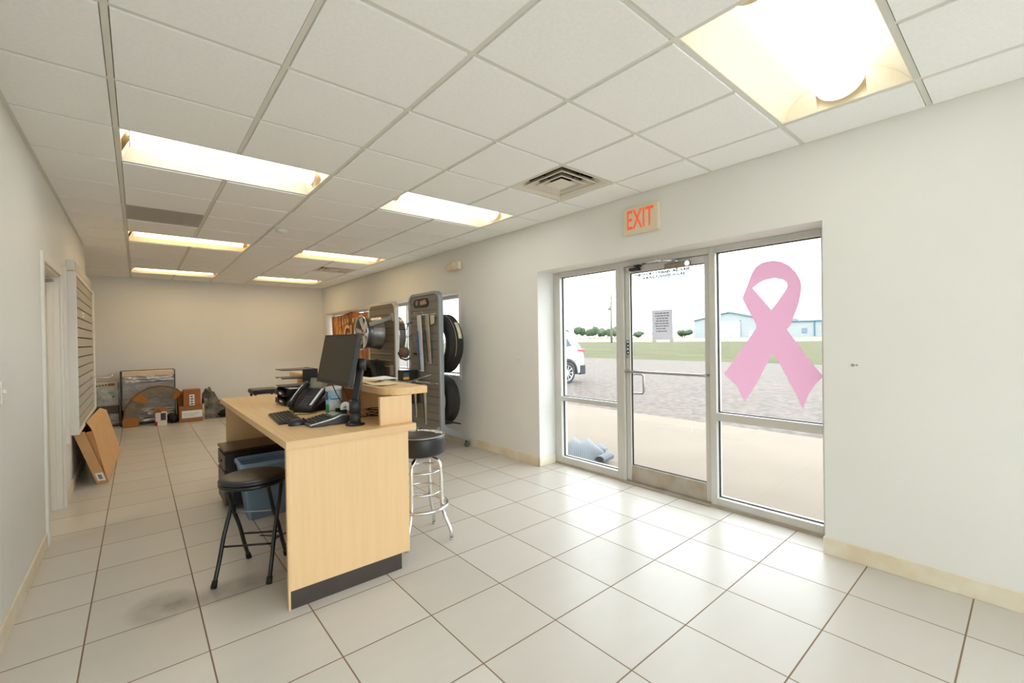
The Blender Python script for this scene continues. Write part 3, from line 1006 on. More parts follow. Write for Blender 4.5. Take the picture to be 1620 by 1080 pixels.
# monitor on an arm
t = thing('monitor', 'black flat monitor leaning back, held by the desk arm', 'monitor', (1.03, 3.07, 1.13))
bz, tz = Vector((0.995, 3.075, 1.128)), Vector((1.06, 3.06, 1.462))
up = (tz - bz).normalized(); side = Vector((0.0, 1, 0)); nrm = side.cross(up).normalized()
if nrm.x > 0: nrm = -nrm
hh = (tz - bz).length
mid = (bz + tz) / 2
MB().obox(mid - nrm * 0.016, nrm, side, up, 0.028, 0.63, hh).build('housing', BLACK, t, bevel=0.004)
m = MB()
for s in (-1, 1):
    m.obox(mid + side * (s * 0.309) + nrm * 0.0, nrm, side, up, 0.005, 0.012, hh)
m.obox(mid + up * (hh / 2 - 0.007), nrm, side, up, 0.005, 0.606, 0.014)
m.obox(mid - up * (hh / 2 - 0.014), nrm, side, up, 0.005, 0.606, 0.028)
m.build('bezel', BLACK, t)
MB().obox(mid + up * 0.007 - nrm * 0.0005, nrm, side, up, 0.003, 0.606, hh - 0.042).build('screen', mat('screen_off', (40, 35, 31), 0.3), t)
MB().obox(mid - nrm * 0.045, nrm, side, up, 0.03, 0.24, 0.2).build('back_box', BLACK_MATTE, t, bevel=0.008)

t = thing('monitor_bracket', 'black pole arm clamped to the desk in front of the monitor', 'monitor bracket', (1.03, 2.745, DT))
MB().lathe((1.03, 2.745, DT + 0.0006), (0, 0, 1), [(0.001, 0), (0.058, 0), (0.058, 0.006), (0.036, 0.012), (0.034, 0.016)], 32).build('base_plate', BLACK_METAL, t)
m = MB(); m.cyl((1.03, 2.745, DT + 0.012), (1.03, 2.745, DT + 0.075), 0.0335, seg=28); m.cyl((1.03, 2.745, DT + 0.077), (1.03, 2.745, DT + 0.155), 0.034, seg=28)
m.build('collar', mat('arm_satin_black', (40, 40, 44), 0.4), t)
a0, a1 = Vector((1.035, 2.75, DT + 0.15)), Vector((1.095, 2.80, 1.265))
d = (a1 - a0).normalized()
sx = Vector((0.75, -0.66, 0)); sx = (sx - d * sx.dot(d)).normalized()
MB().obox((a0 + a1) / 2, sx, d.cross(sx), d, 0.045, 0.03, (a1 - a0).length).build('arm_beam', mat('arm_satin_black_beam', (38, 38, 42), 0.42), t, bevel=0.006)
m = MB(); m.cyl(a1 + Vector((0, 0, -0.04)), a1 + Vector((0, 0, 0.04)), 0.03, seg=24)
m.build('elbow', BLACK, t)
m = MB(); m.tube([a1, (1.13, 2.93, 1.28), (1.122, 3.05, 1.29)], 0.016); m.obox((1.107, 3.06, 1.29), nrm, side, up, 0.012, 0.1, 0.1)
m.build('mount_head', BLACK, t)

# keyboard
t = thing('keyboard', 'black keyboard lying near the edge of the maple worktop', 'keyboard', (0.76, 3.30, DT))
R = Matrix.Translation((0.757, 3.305, DT)) @ Matrix.Rotation(math.radians(-4), 4, 'Z')
KEYS = mat('key_caps', (46, 42, 38), 0.5)
MB().hexa([(-0.07, -0.225, 0.001), (0.07, -0.225, 0.001), (0.07, 0.225, 0.001), (-0.07, 0.225, 0.001), (-0.07, -0.225, 0.012), (0.07, -0.225, 0.022), (0.07, 0.225, 0.022), (-0.07, 0.225, 0.012)]).xf(R).build('case', BLACK, t, bevel=0.003)
m = MB()
for r in range(6):
    x = -0.056 + r * 0.0215
    n = 20
    for k in range(n):
        y = -0.212 + k * 0.0213
        if r == 0 and 6 < k < 12: continue
        zb = 0.012 + 0.010 * (x + 0.07) / 0.14
        m.box(x - 0.0085, x + 0.0085, y, y + 0.0175, zb, zb + 0.006)
m.box(-0.0645, -0.0475, -0.063, 0.043, 0.0125, 0.0185)
m.xf(R).build('keys', KEYS, t)
MB().tube([(0.83, 3.36, DT + 0.01), (0.87, 3.40, DT + 0.005), (0.92, 3.36, DT + 0.005), (0.98, 3.38, DT + 0.005), (1.0, 3.40, DT + 0.005)], 0.0025, 6).build('cable', BLACK, t)

# mouse
t = thing('mouse', 'black computer mouse beside the near end of the keyboard', 'mouse', (0.765, 3.0, DT))
R = Matrix.Translation((0.765, 3.0, DT)) @ Matrix.Rotation(math.radians(0), 4, 'Z')
def mouse_fn(u, v):
    a = 2 * PI * u
    r = math.sin(v * PI / 2)
    return (0.058 * math.cos(a) * r ** 0.8, 0.033 * math.sin(a) * r ** 0.8, 0.002 + 0.036 * math.cos(v * PI / 2) ** 0.75 * (1 - 0.25 * math.cos(a) * r))
m = MB().sheet(mouse_fn, 28, 10)
bmesh.ops.remove_doubles(m.bm, verts=m.bm.verts[:], dist=1e-4)
m.xf(R).build('shell', mat('mouse_black', (26, 26, 32), 0.3), t)
MB().cyl((0.795, 2.995, DT + 0.034), (0.795, 3.005, DT + 0.034), 0.007, seg=12).build('scroll_wheel', BLACK_MATTE, t)

# printing calculator
t = thing('printing_calculator', 'black and silver printing calculator in front of the monitor arm', 'calculator', (0.91, 2.93, DT))
prof = [(0.79, DT + 0.001), (1.02, DT + 0.001), (1.032, DT + 0.02), (1.03, DT + 0.058), (0.98, DT + 0.064), (0.93, DT + 0.045), (0.80, DT + 0.02), (0.788, DT + 0.012)]
def shear_y(pt): return pt
MB().prism(prof, 'y', 2.84, 3.03).build('body', mat('calculator_charcoal', (58, 58, 60), 0.4), t, bevel=0.004)
trim = [(0.79, DT + 0.008), (0.80, DT + 0.014), (0.93, DT + 0.036), (0.98, DT + 0.054), (1.03, DT + 0.05), (1.03, DT + 0.058), (0.98, DT + 0.063), (0.93, DT + 0.044), (0.80, DT + 0.02), (0.79, DT + 0.014)]
MB().prism(trim, 'y', 2.836, 2.84).build('silver_trim', mat('silver_plastic', (205, 206, 208), 0.25, 0.6), t)
sl = Vector((0.13, 0, 0.025)).normalized(); nz = Vector((-sl.z, 0, sl.x))
m = MB()
for i in range(6):
    for j in range(7):
        c = Vector((0.812 + i * 0.021, 2.856 + j * 0.0255, DT + 0.0225 + (i * 0.021) * 0.192)) + nz * 0.004
        m.obox(c, sl, (0, 1, 0), nz, 0.014, 0.018, 0.008)
m.build('keys', mat('calculator_keys', (40, 40, 44), 0.5), t)
MB().obox(Vector((0.955, 2.93, DT + 0.0575)), Vector((0.05, 0, 0.019)), (0, 1, 0), Vector((-0.019, 0, 0.05)), 0.035, 0.12, 0.004).build('display', mat('grey_display', (150, 156, 150), 0.3), t)
for y in (2.855, 2.96):
    MB().box(0.985, 1.02, y, y + 0.015, DT + 0.06, DT + 0.085).build('roll_holder', BLACK, t)
m = MB(); m.lathe((1.015, 2.875, DT + 0.094), (0.35, 0.9, 0), [(0.008, 0), (0.03, 0), (0.03, 0.075), (0.008, 0.075)], 28, closed=True)
m.build('paper_roll', PAPER, t)

# desk phone
t = thing('desk_phone', 'black desk phone propped up between the keyboard and the wipes canister', 'telephone', (0.98, 3.53, DT))
p0, p1 = Vector((0.885, 3.53, DT + 0.022)), Vector((1.075, 3.53, DT + 0.175))
d = (p1 - p0).normalized(); nn = Vector((-d.z, 0, d.x)); sy = Vector((0, 1, 0))
c = (p0 + p1) / 2
PH = mat('phone_charcoal', (34, 34, 38), 0.4)
MB().obox(c, d, sy, nn, (p1 - p0).length, 0.20, 0.03).build('body', PH, t, bevel=0.006)
MB().hexa([(0.90, 3.45, DT + 0.001), (1.13, 3.45, DT + 0.001), (1.13, 3.61, DT + 0.001), (0.90, 3.61, DT + 0.001), (0.905, 3.45, DT + 0.012), (1.09, 3.45, DT + 0.085), (1.09, 3.61, DT + 0.085), (0.905, 3.61, DT + 0.012)]).build('foot_stand', BLACK, t)
def on(u, v, h=0.0):
    return c + d * u + sy * v + nn * h
hs = [on(-0.125, 0.07, 0.03), on(-0.105, 0.07, 0.045), on(-0.05, 0.07, 0.052), on(0.03, 0.07, 0.055), on(0.09, 0.07, 0.050), on(0.115, 0.07, 0.035)]
MB().tube(hs, [0.022, 0.025, 0.018, 0.018, 0.025, 0.022], 12).build('handset', BLACK, t)
MB().tube([h + nn * 0.019 - sy * 0.006 for h in hs[1:-1]], 0.004, 8).build('handset_trim', mat('silver_stripe', (200, 202, 206), 0.25, 0.7), t)
m = MB()
for i in range(5):
    for j in range(3):
        m.obox(on(-0.095 + i * 0.022, 0.012 - j * 0.024, 0.0165), d, sy, nn, 0.012, 0.016, 0.005)
m.build('keypad', mat('phone_keys', (86, 84, 84), 0.5), t)
MB().obox(on(0.0, -0.077, 0.016), d, sy, nn, 0.17, 0.018, 0.004).build('label_strip', PAPER, t)
lc = on(0.125, -0.02, 0.03)
ld = (d * 0.75 + nn * 0.5).normalized(); ln = sy.cross(ld); ln = -ln if ln.x > 0 else ln
MB().obox(lc, ld, sy, ln, 0.085, 0.15, 0.016).build('display_hood', mat('phone_grey', (128, 128, 126), 0.4), t, bevel=0.004)
MB().obox(lc + ln * 0.009, ld, sy, ln, 0.05, 0.10, 0.003).build('screen', mat('phone_lcd', (150, 142, 104), 0.25), t)

t.location = (0.985, 3.55, DT); t.rotation_euler = (0, 0, math.radians(33))

# wipes canister
cx, cy = 1.09, 3.32
t = thing('wipes_canister', 'blue and white disinfecting wipes canister behind the desk phone', 'canister', (cx, cy, DT))
MB().lathe((cx, cy, DT + 0.001), (0, 0, 1), [(0.001, 0), (0.052, 0), (0.054, 0.004), (0.054, 0.165), (0.001, 0.165)], 36).build('tub', AQUA, t)
MB().lathe((cx, cy, DT + 0.166), (0, 0, 1), [(0.001, 0), (0.056, 0), (0.056, 0.02), (0.05, 0.027), (0.001, 0.028)], 36).build('lid', mat('white_cap', (226, 230, 234), 0.4), t)
def band(name, z0, z1, a0, a1, m_):
    MB().lathe((cx, cy, DT), (0, 0, 1), [(0.0543, z0), (0.0547, z0), (0.0547, z1), (0.0543, z1)], 24, closed=True, a0=a0, a1=a1).build(name, m_, t)
_o = Vector((0, 0, 1)).orthogonal().normalized()
_b = Vector((0, 0, 1)).cross(_o)
def ang(dx, dy):
    v = Vector((dx, dy, 0)).normalized()
    return math.atan2(v.dot(_b), v.dot(_o))
av = ang(-1.09, -3.32)
band('label_patch', 0.10, 0.16, av - 1.5, av - 0.75, BLUE)
band('label_patch', 0.01, 0.07, av - 1.5, av - 0.6, GREEN)
band('label_patch', 0.02, 0.095, av - 0.5, av + 0.9, mat('pale_label', (214, 228, 238), 0.5, noise=(40, 0.2)))
band('label_patch', 0.105, 0.112, av - 0.4, av + 1.0, BLUE)

# letter trays and sorter
t = thing('letter_tray_stack', 'stack of black letter trays and sorter shelves on the far half of the desk', 'letter tray', (1.05, 4.1, DT))
def tray(z, x0, x1, y0, y1, h):
    m = MB()
    m.box(x0, x1, y0, y1, z, z + 0.004)
    m.box(x0 + 0.02, x1, y0, y0 + 0.004, z + 0.004, z + h); m.box(x0 + 0.02, x1, y1 - 0.004, y1, z + 0.004, z + h); m.box(x1 - 0.004, x1, y0 + 0.004, y1 - 0.004, z + 0.004, z + h)
    fr = [(x0, y0 + 0.02), (x0 - 0.012, y0 + 0.10), (x0 - 0.004, (y0 + y1) / 2 - 0.03), (x0 + 0.03, (y0 + y1) / 2), (x0 - 0.004, (y0 + y1) / 2 + 0.03), (x0 - 0.012, y1 - 0.10), (x0, y1 - 0.02)]
    for (xa, ya), (xb, yb) in zip(fr[:-1], fr[1:]):
        m.prism([(xa, ya), (xb, yb), (xb + 0.004, yb), (xa + 0.004, ya)], 'z', z + 0.004, z + h * 0.75)
    return m
for z in (DT + 0.012, DT + 0.077):
    tray(z, 0.90, 1.155, 3.93, 4.26, 0.058).build('letter_tray', BLACK, t)
MB().box(0.94, 1.145, 3.94, 4.25, DT + 0.137, DT + 0.147).build('paper_stack', PAPER, t)
m = MB()
m.box(1.145, 1.16, 3.92, 4.26, DT + 0.15, DT + 0.295); m.box(1.04, 1.145, 3.915, 3.925, DT + 0.15, DT + 0.295)
m.build('sorter_frame', BLACK_MATTE, t)
for k, z in enumerate((DT + 0.15, DT + 0.218, DT + 0.287)):
    m = MB(); m.prism([(0.90, 3.99), (1.04, 3.925), (1.145, 3.925), (1.145, 4.25), (0.90, 4.22)], 'z', z, z + 0.006)
    m.build('sorter_shelf', BLACK, t)
for y, z in ((4.0, DT + 0.223), (4.0, DT + 0.105), (3.99, DT + 0.04)):
    m = MB().box(0.884, 0.886, y - 0.045, y + 0.035, z - 0.006, z + 0.007)
    m.build('label_strip', PAPER, t)
tag(MB().box(0.92, 1.15, 3.72, 3.91, DT + 0.0005, DT + 0.01).build('clipboard', mat('dark_clipboard', (70, 62, 56), 0.5), origin=(1.0, 3.8, DT)), 'dark flat clipboard on the worktop before the letter trays', 'clipboard')
tag(MB().prism([(0.88, 3.60), (0.96, 3.66), (0.93, 3.72), (0.85, 3.66)], 'z', DT + 0.0005, DT + 0.004).build('sticky_notes', YELLOW, origin=(0.9, 3.66, DT)), 'yellow sticky note pad under the back of the desk phone', 'note pad')

# cables on the worktop
rnd = random.Random(11)
pts = []
for k in range(34):
    a = k * 0.75
    pts.append((1.215 + 0.05 * math.cos(a) + 0.006 * k / 34, 2.86 + 0.075 * math.sin(a * 0.93), DT + 0.02 + 0.045 * (0.5 + 0.5 * math.sin(a * 0.41 + 1))))
tag(MB().tube(pts, 0.0032, 6).build('power_cord', BLACK, origin=(1.215, 2.86, DT)), 'black power cord coiled on the desk under the ledge', 'cord')
tag(MB().tube([(1.04, 3.2, 1.12), (1.06, 3.17, 1.05), (1.09, 3.10, 0.96), (1.12, 3.05, 0.91), (1.2, 3.02, 0.9)], 0.0035, 6).build('monitor_cable', mat('blue_cable', (52, 62, 96), 0.5), origin=(1.03, 3.2, 1.1)), 'thin blue cable hanging from the left of the monitor', 'cable')
tag(MB().tube([(1.045, 3.0, 1.12), (1.065, 2.98, 1.05), (1.10, 2.95, 0.95), (1.14, 2.93, 0.905), (1.24, 2.97, 0.9)], 0.004, 6).build('monitor_cable', BLACK, origin=(1.05, 3.0, 1.1)), 'black cable hanging under the monitor beside its arm', 'cable')

# ------------------------------------------------------------------ under the desk
t = thing('file_cabinet', 'low black two drawer file cabinet under the desk', 'file cabinet', (0.83, 4.56, 0))
CAB = mat('black_cabinet', (22, 20, 19), 0.45, noise=(10, 0.2))
CABT = mat('cabinet_top', (58, 44, 36), 0.3)
CABF = mat('cabinet_front', (84, 76, 68), 0.45)
MB().box(0.552, 1.10, 4.37, 4.78, 0.045, 0.49).build('body', CAB, t, bevel=0.008)
MB().box(0.535, 1.10, 4.365, 4.785, 0.49, 0.512).build('top', CABT, t, bevel=0.01)
MB().box(0.538, 0.552, 4.385, 4.765, 0.345, 0.47).build('drawer', CABF, t, bevel=0.003)
d2 = MB().box(0.538, 0.552, 4.385, 4.765, 0.06, 0.325).build('drawer', CABF, t, bevel=0.003)
MB().box(0.526, 0.538, 4.52, 4.63, 0.40, 0.412).build('handle', BLACK_METAL, t, bevel=0.003)
MB().cyl((0.538, 4.72, 0.43), (0.532, 4.72, 0.43), 0.008, seg=14).build('lock', CHROME, t)
for x, y in ((0.59, 4.41), (0.59, 4.74), (1.06, 4.41), (1.06, 4.74)):
    m = MB(); m.cyl((x, y - 0.012, 0.024), (x, y + 0.012, 0.024), 0.024, seg=18); m.box(x - 0.01, x + 0.01, y - 0.014, y + 0.014, 0.03, 0.045)
    m.build('caster', BLACK, t)

t = thing('waste_bin', 'blue plastic waste bin under the desk behind the black folding stool', 'bin', (0.77, 4.15, 0))
def rr(x0, x1, y0, y1, r, n=5):
    return arc(x1 - r, y1 - r, r, 0, 90, n) + arc(x0 + r, y1 - r, r, 90, 180, n) + arc(x0 + r, y0 + r, r, 180, 270, n) + arc(x1 - r, y0 + r, r, 270, 360, n)
bot, top_ = rr(0.655, 0.93, 4.04, 4.25, 0.03), rr(0.605, 0.975, 4.0, 4.30, 0.04)
ins, inb = rr(0.612, 0.968, 4.007, 4.293, 0.036), rr(0.662, 0.923, 4.047, 4.243, 0.026)
n = len(bot)
v = [(p[0], p[1], 0.002) for p in bot] + [(p[0], p[1], 0.43) for p in top_] + [(p[0], p[1], 0.43) for p in ins] + [(p[0], p[1], 0.01) for p in inb]
f = [tuple(range(n))[::-1]]
for i in range(n):
    j = (i + 1) % n
    f += [(i, j, n + j, n + i), (n + i, n + j, 2 * n + j, 2 * n + i), (2 * n + i, 2 * n + j, 3 * n + j, 3 * n + i)]
f.append(tuple(range(3 * n, 4 * n)))
m = MB(); m._add(v, f); m.build('tub', BIN_BLUE, t)
m = MB(); m.ring_prism(rr(0.593, 0.987, 3.988, 4.312, 0.045), rr(0.612, 0.968, 4.007, 4.293, 0.036), 'z', 0.43, 0.46)
m.build('rim', mat('blue_bin_rim', (128, 156, 190), 0.45), t, bevel=0.004)

pts = [(0.72 + 0.2 * u + 0.03 * math.sin(u * 14), 3.46 + 0.10 * math.sin(u * 9 + 0.6), 0.006) for u in [k / 30 for k in range(31)]]
tag(MB().tube(pts, 0.004, 6).build('floor_cable', BLACK, origin=(0.75, 3.46, 0)), 'black cable lying on the floor behind the folding stool', 'cable')
pts = [(0.66 + 0.3 * u, 3.62 + 0.05 * math.sin(u * 7 + 2), 0.006) for u in [k / 24 for k in range(25)]]
tag(MB().tube(pts, 0.004, 6).build('floor_cable', BLACK, origin=(0.75, 3.6, 0)), 'second black cable on the floor nearer the blue bin', 'cable')

# ------------------------------------------------------------------ black folding stool
S = Vector((0.527, 3.09, 0))
t = thing('folding_stool', 'round black padded folding stool at the near end of the desk', 'stool', S)
zs = 0.565
MB().lathe((S.x, S.y, zs), (0, 0, 1), [(0.001, 0.022), (0.16, 0.022), (0.178, 0.022), (0.184, 0.032), (0.176, 0.044), (0.14, 0.052), (0.07, 0.056), (0.001, 0.057)], 48).build('seat', VINYL, t)
MB().lathe((S.x, S.y, zs), (0, 0, 1), [(0.10, 0.0), (0.178, 0.0), (0.183, 0.006), (0.183, 0.018), (0.178, 0.0215), (0.10, 0.0215)], 48, closed=True).build('seat_rim', BLACK_METAL, t)
fA, fB, fC, fD = Vector((0.315, 3.073, 0.012)), Vector((0.568, 2.913, 0.012)), Vector((0.536, 3.345, 0.012)), Vector((0.733, 3.224, 0.012))
n = Vector((-0.55, -0.836, 0))
mL, mR = S + Vector((-0.105, 0.068, 0)), S + Vector((0.105, -0.068, 0))
def leg(foot, midp, sgn):
    top = midp + n * (0.075 * sgn) + Vector((0, 0, zs))
    hinge = midp * 0.6 + (midp) * 0.4 + Vector((0, 0, 0.385))
    knee = (foot + hinge) / 2 + (Vector((foot.x, foot.y, 0)) - Vector((midp.x, midp.y, 0))) * 0.02
    pts = [foot, foot * 0.62 + hinge * 0.38 , foot * 0.38 + hinge * 0.62 + Vector((0, 0, 0.02)) + (foot - midp).normalized() * 0.004, hinge, hinge * 0.5 + top * 0.5, top]
    # smooth it
    out = []
    for a, b in zip(pts[:-1], pts[1:]):
        for k in range(4): out.append(a.lerp(b, k / 4))
    out.append(pts[-1])
    for _ in range(3):
        out = [out[0]] + [(out[i - 1] + out[i] * 2 + out[i + 1]) / 4 for i in range(1, len(out) - 1)] + [out[-1]]
    l = MB().tube(out, 0.0115, 12).build('leg', BLACK_METAL, t)
    dd = (out[1] - out[0]).normalized()
    MB().cyl(out[0] - dd * 0.012 + Vector((0, 0, 0.0)), out[0] + dd * 0.03, 0.0165, 0.0145, 14).build('foot_cap', BLACK_MATTE, l)
    return out
off = Vector((0.113, -0.07, 0)).normalized() * 0.012
lA = leg(fA, mL - off, -1); lC = leg(fC, mL + off, 1)
lB = leg(fB, mR + off, -1); lD = leg(fD, mR - off, 1)
def atz(pl, z):
    return min(pl, key=lambda p: abs(p.z - z))
MB().cyl(atz(lA, 0.20), atz(lB, 0.20), 0.006, seg=10).build('crossbar', BLACK_METAL, t)
MB().cyl(atz(lC, 0.20), atz(lD, 0.20), 0.006, seg=10).build('crossbar', BLACK_METAL, t)
MB().cyl(mL - off * 2 + Vector((0, 0, 0.385)), mR + off * 2 + Vector((0, 0, 0.385)), 0.004, seg=8).build('hinge_rod', STEEL, t)

# ------------------------------------------------------------------ chrome bar stool
B = Vector((1.542, 2.860, 0))
t = thing('bar_stool', 'chrome bar stool with round black seat at the counter front', 'stool', B)
MB().lathe((B.x, B.y, 0.60), (0, 0, 1), [(0.001, 0.004), (0.155, 0.004), (0.172, 0.012), (0.178, 0.03), (0.178, 0.118), (0.175, 0.132), (0.170, 0.1365)], 56).build('seat', VINYL, t)
MB().lathe((B.x, B.y, 0.60), (0, 0, 1), [(0.170, 0.1365), (0.155, 0.144), (0.08, 0.149), (0.001, 0.150)], 56).build('seat_top', VINYL_TOP, t)
MB().lathe((B.x, B.y, 0.60), (0, 0, 1), [(0.1705, 0.134), (0.1745, 0.137), (0.1705, 0.1405), (0.1665, 0.1385)], 56, closed=True).build('piping', mat('silver_piping', (190, 188, 186), 0.3, 0.4), t)
MB().cyl((B.x, B.y, 0.585), (B.x, B.y, 0.604), 0.09, seg=30).build('swivel_plate', STEEL, t)
for a in (-53, 37, 127, 217):
    c, s = math.cos(math.radians(a)), math.sin(math.radians(a))
    P = lambda r, z: (B.x + c * r, B.y + s * r, z)
    pts = [P(0.04, 0.578), P(0.09, 0.575), P(0.125, 0.562), P(0.145, 0.54), P(0.153, 0.51), P(0.155, 0.45), P(0.156, 0.36), P(0.157, 0.27), P(0.163, 0.22), P(0.18, 0.16), P(0.214, 0.09), P(0.224, 0.06), P(0.228, 0.012)]
    l = MB().tube(pts, 0.0125, 14).build('leg', CHROME, t)
    MB().cyl(P(0.228, 0.001), P(0.228, 0.014), 0.0135, seg=14).build('foot_glide', mat('clear_glide_%d' % a, (190, 190, 186), 0.3), l)
def ring(r, z, tr, name):
    m = MB(); m.tube([(B.x + r * math.cos(2 * PI * k / 48), B.y + r * math.sin(2 * PI * k / 48), z) for k in range(48)], tr, 10, closed=True)
    m.build(name, CHROME, t)
ring(0.145, 0.49, 0.008, 'ring'); ring(0.145, 0.34, 0.008, 'ring'); ring(0.187, 0.235, 0.0125, 'foot_ring')
# lettering round the rear of the seat, read from the desk side
LETW = mat('white_seat_print', (226, 222, 214), 0.5)
word = 'CHEVROLET'
for k, ch in enumerate(word):
    th = math.radians(162 - k * 18)
    fwd = Vector((math.cos(math.radians(40)), math.sin(math.radians(40)), 0))
    rt = Vector((fwd.y, -fwd.x, 0))
    cpt = Vector((B.x, B.y, 0)) + rt * (0.142 * math.cos(th)) + fwd * (0.142 * math.sin(th) * 0.75 - 0.02)
    tang = (rt * math.sin(th) - fwd * math.cos(th)).normalized()
    ny = Vector((0, 0, 1)).cross(tang)
    mm = Matrix((tang, ny, Vector((0, 0, 1)))).transposed().to_4x4()
    text('lettering', ch, 0.062, (cpt.x, cpt.y, 0.7500), mm, LETW, t, extrude=0.001, shear=0.2, offset=0.004)
# ------------------------------------------------------------------ display towers by the window
def tower(label, y0, y1, ztop, frame_m, slat_m, loc):
    t = thing('display_tower', label, 'display stand', loc)
    xa, xb = 2.875, 2.935
    R = 0.13
    def outline(ins, r):
        a, b, zt, zb = y0 + ins, y1 - ins, ztop - ins, 0.24 + ins
        return [(a, zb), (b, zb)] + arc(b - r, zt - r, r, 0, 90, 8) + arc(a + r, zt - r, r, 90, 180, 8)
    MB().ring_prism(outline(0, R), outline(0.042, R - 0.042), 'x', xa, xb).build('frame', frame_m, t, bevel=0.005)
    inner = outline(0.042, R - 0.042)
    m = MB()
    m.prism(inner, 'x', xa + 0.022, xa + 0.030)
    m.build('groove_back', GROOVE, t)
    # slats follow the rounded top
    def half_width(z):
        zt, r = ztop - 0.042, R - 0.042
        a, b = y0 + 0.042, y1 - 0.042
        if z <= zt - r: return a, b
        k = r - math.sqrt(max(0, r * r - (z - (zt - r)) ** 2))
        return a + k, b - k
    m = MB()
    z = 0.282
    while z < ztop - 0.05:
        z1 = min(z + 0.096, ztop - 0.046)
        (a0, b0), (a1, b1) = half_width(z), half_width(z1)
        m.prism([(a0, z), (b0, z), (b1, z1), (a1, z1)], 'x', xa + 0.008, xa + 0.022)
        z += 0.1016
    m.build('slat_board', slat_m, t)
    m = MB(); m.prism(inner, 'x', xb - 0.012, xb - 0.004); m.build('rear_board', slat_m, t)
    for y in (y0 + 0.05, y1 - 0.05):
        for s in (1, -1):
            ft = MB()
            x0_ = xb if s > 0 else xa
            L = 0.40
            v = []
            for x, zb, zt in ((x0_, 0.235, 0.335), (x0_ + s * L, 0.068, 0.118)):
                v.append((x, zb, zt))
            (xA, b0, t0), (xB, b1, t1) = v
            ft.hexa([(xA, y - 0.03, b0), (xB, y - 0.03, b1), (xB, y + 0.03, b1), (xA, y + 0.03, b0), (xA, y - 0.03, t0), (xB, y - 0.03, t1), (xB, y + 0.03, t1), (xA, y + 0.03, t0)])
            fo = ft.build('foot', FRAME_GREY, t, bevel=0.006)
            xc = x0_ + s * (L - 0.04)
            m = MB(); m.cyl((xc, y - 0.022, 0.03), (xc, y + 0.022, 0.03), 0.03, seg=20); m.box(xc - 0.014, xc + 0.014, y - 0.026, y + 0.026, 0.045, 0.085)
            m.build('caster', mat('caster_grey', (96, 96, 98), 0.4), fo)
    return t
T1 = tower('grey rounded display tower nearest the entrance, hung with packaged wiper blades', 4.79, 5.62, 2.04, FRAME_GREY, SLAT_GREY, (2.905, 5.2, 0))
T2 = tower('pale framed rounded display tower carrying the silver wheels', 6.03, 7.02, 2.0, FRAME_PALE, SLAT_TAN, (2.905, 6.52, 0))
MB().box(2.94, 3.05, 4.80, 4.86, 0.345, 0.36).build('tire_hook', BLACK_METAL, T1)
m = MB()
m.tube([(2.934, 5.14, 1.575), (3.27, 5.14, 1.57), (3.275, 5.14, 1.60)], 0.013)
m.build('tire_arm', BLACK_METAL, T1)
MB().tube([(2.934, 5.12, 0.80), (3.24, 5.12, 0.795), (3.245, 5.12, 0.82)], 0.013).build('tire_arm', BLACK_METAL, T1)
MB().tube([(2.876, 6.55, 0.99), (2.60, 6.55, 0.985), (2.595, 6.55, 1.01)], 0.013).build('tire_arm', BLACK_METAL, T2)
MB().obox((3.06, 4.84, 0.355), (0.95, 0, -0.25), (0, 1, 0), (0.25, 0, 0.95), 0.26, 0.05, 0.018).build('tire_rest', BLACK_METAL, T1)

# tyres and wheels, axis along x
def tire(label, c, R, W, rin, group='tyres on the display towers', sidewall=None):
    t = thing('tire', label, 'tire', (c[0], c[1], c[2] - R))
    h = W / 2
    prof = [(rin, -h * 0.72), (rin + 0.012, -h * 0.86), (rin + (R - rin) * 0.45, -h), (R - 0.045, -h * 0.95), (R - 0.012, -h * 0.80)]
    n = 5
    gw = 0.011
    w0, w1 = -h * 0.76, h * 0.76
    tread = []
    for k in range(n):
        a = w0 + (w1 - w0) * k / n + gw / 2
        b = w0 + (w1 - w0) * (k + 1) / n - gw / 2
        tread += [(R - 0.009, a - 0.001), (R, a), (R, b), (R - 0.009, b + 0.001)]
    prof += tread
    prof += [(R - 0.012, h * 0.80), (R - 0.045, h * 0.95), (rin + (R - rin) * 0.45, h), (rin + 0.012, h * 0.86), (rin, h * 0.72), (rin + 0.012, h * 0.66), (R - 0.03, h * 0.7), (R - 0.03, -h * 0.7), (rin + 0.012, -h * 0.66)]
    MB().lathe(c, (1, 0, 0), prof, 72, closed=True).build('tire_body', RUBBER, t)
    return t
a = tire('large tire hung on the back of the near display tower, with a paper size label', (3.12, 5.14, 1.365), 0.392, 0.225, 0.235)
_d = Vector((1, 0, 0)); _o = _d.orthogonal().normalized(); _b = _d.cross(_o)
def xang(y, z):
    v = Vector((0, y, z)); return math.atan2(v.dot(_b), v.dot(_o))
a0 = xang(-0.9, 0.45)
MB().lathe((3.12, 5.14, 1.365), (1, 0, 0), [(0.394, 0.01), (0.3955, 0.01), (0.3955, 0.062), (0.394, 0.062)], 14, closed=True, a0=a0 - 0.30, a1=a0 + 0.30).build('size_label', mat('tire_label', (222, 214, 186), 0.6, noise=(30, 0.2)), a)
MB().lathe((3.12, 5.14, 1.365), (1, 0, 0), [(0.3925, -0.028), (0.3935, -0.028), (0.3935, -0.022), (0.3925, -0.022)], 40, closed=True, a0=a0 - 1.3, a1=a0 + 0.9).build('tread_stripe', mat('chalk_stripe', (190, 170, 140), 0.8), a)
tire('smaller tire low on the back of the near display tower beside the slanted foot', (3.10, 5.12, 0.622), 0.318, 0.20, 0.205)
tire('tire on the front of the pale framed tower behind the monitor arm', (2.745, 6.55, 0.80), 0.33, 0.21, 0.215)

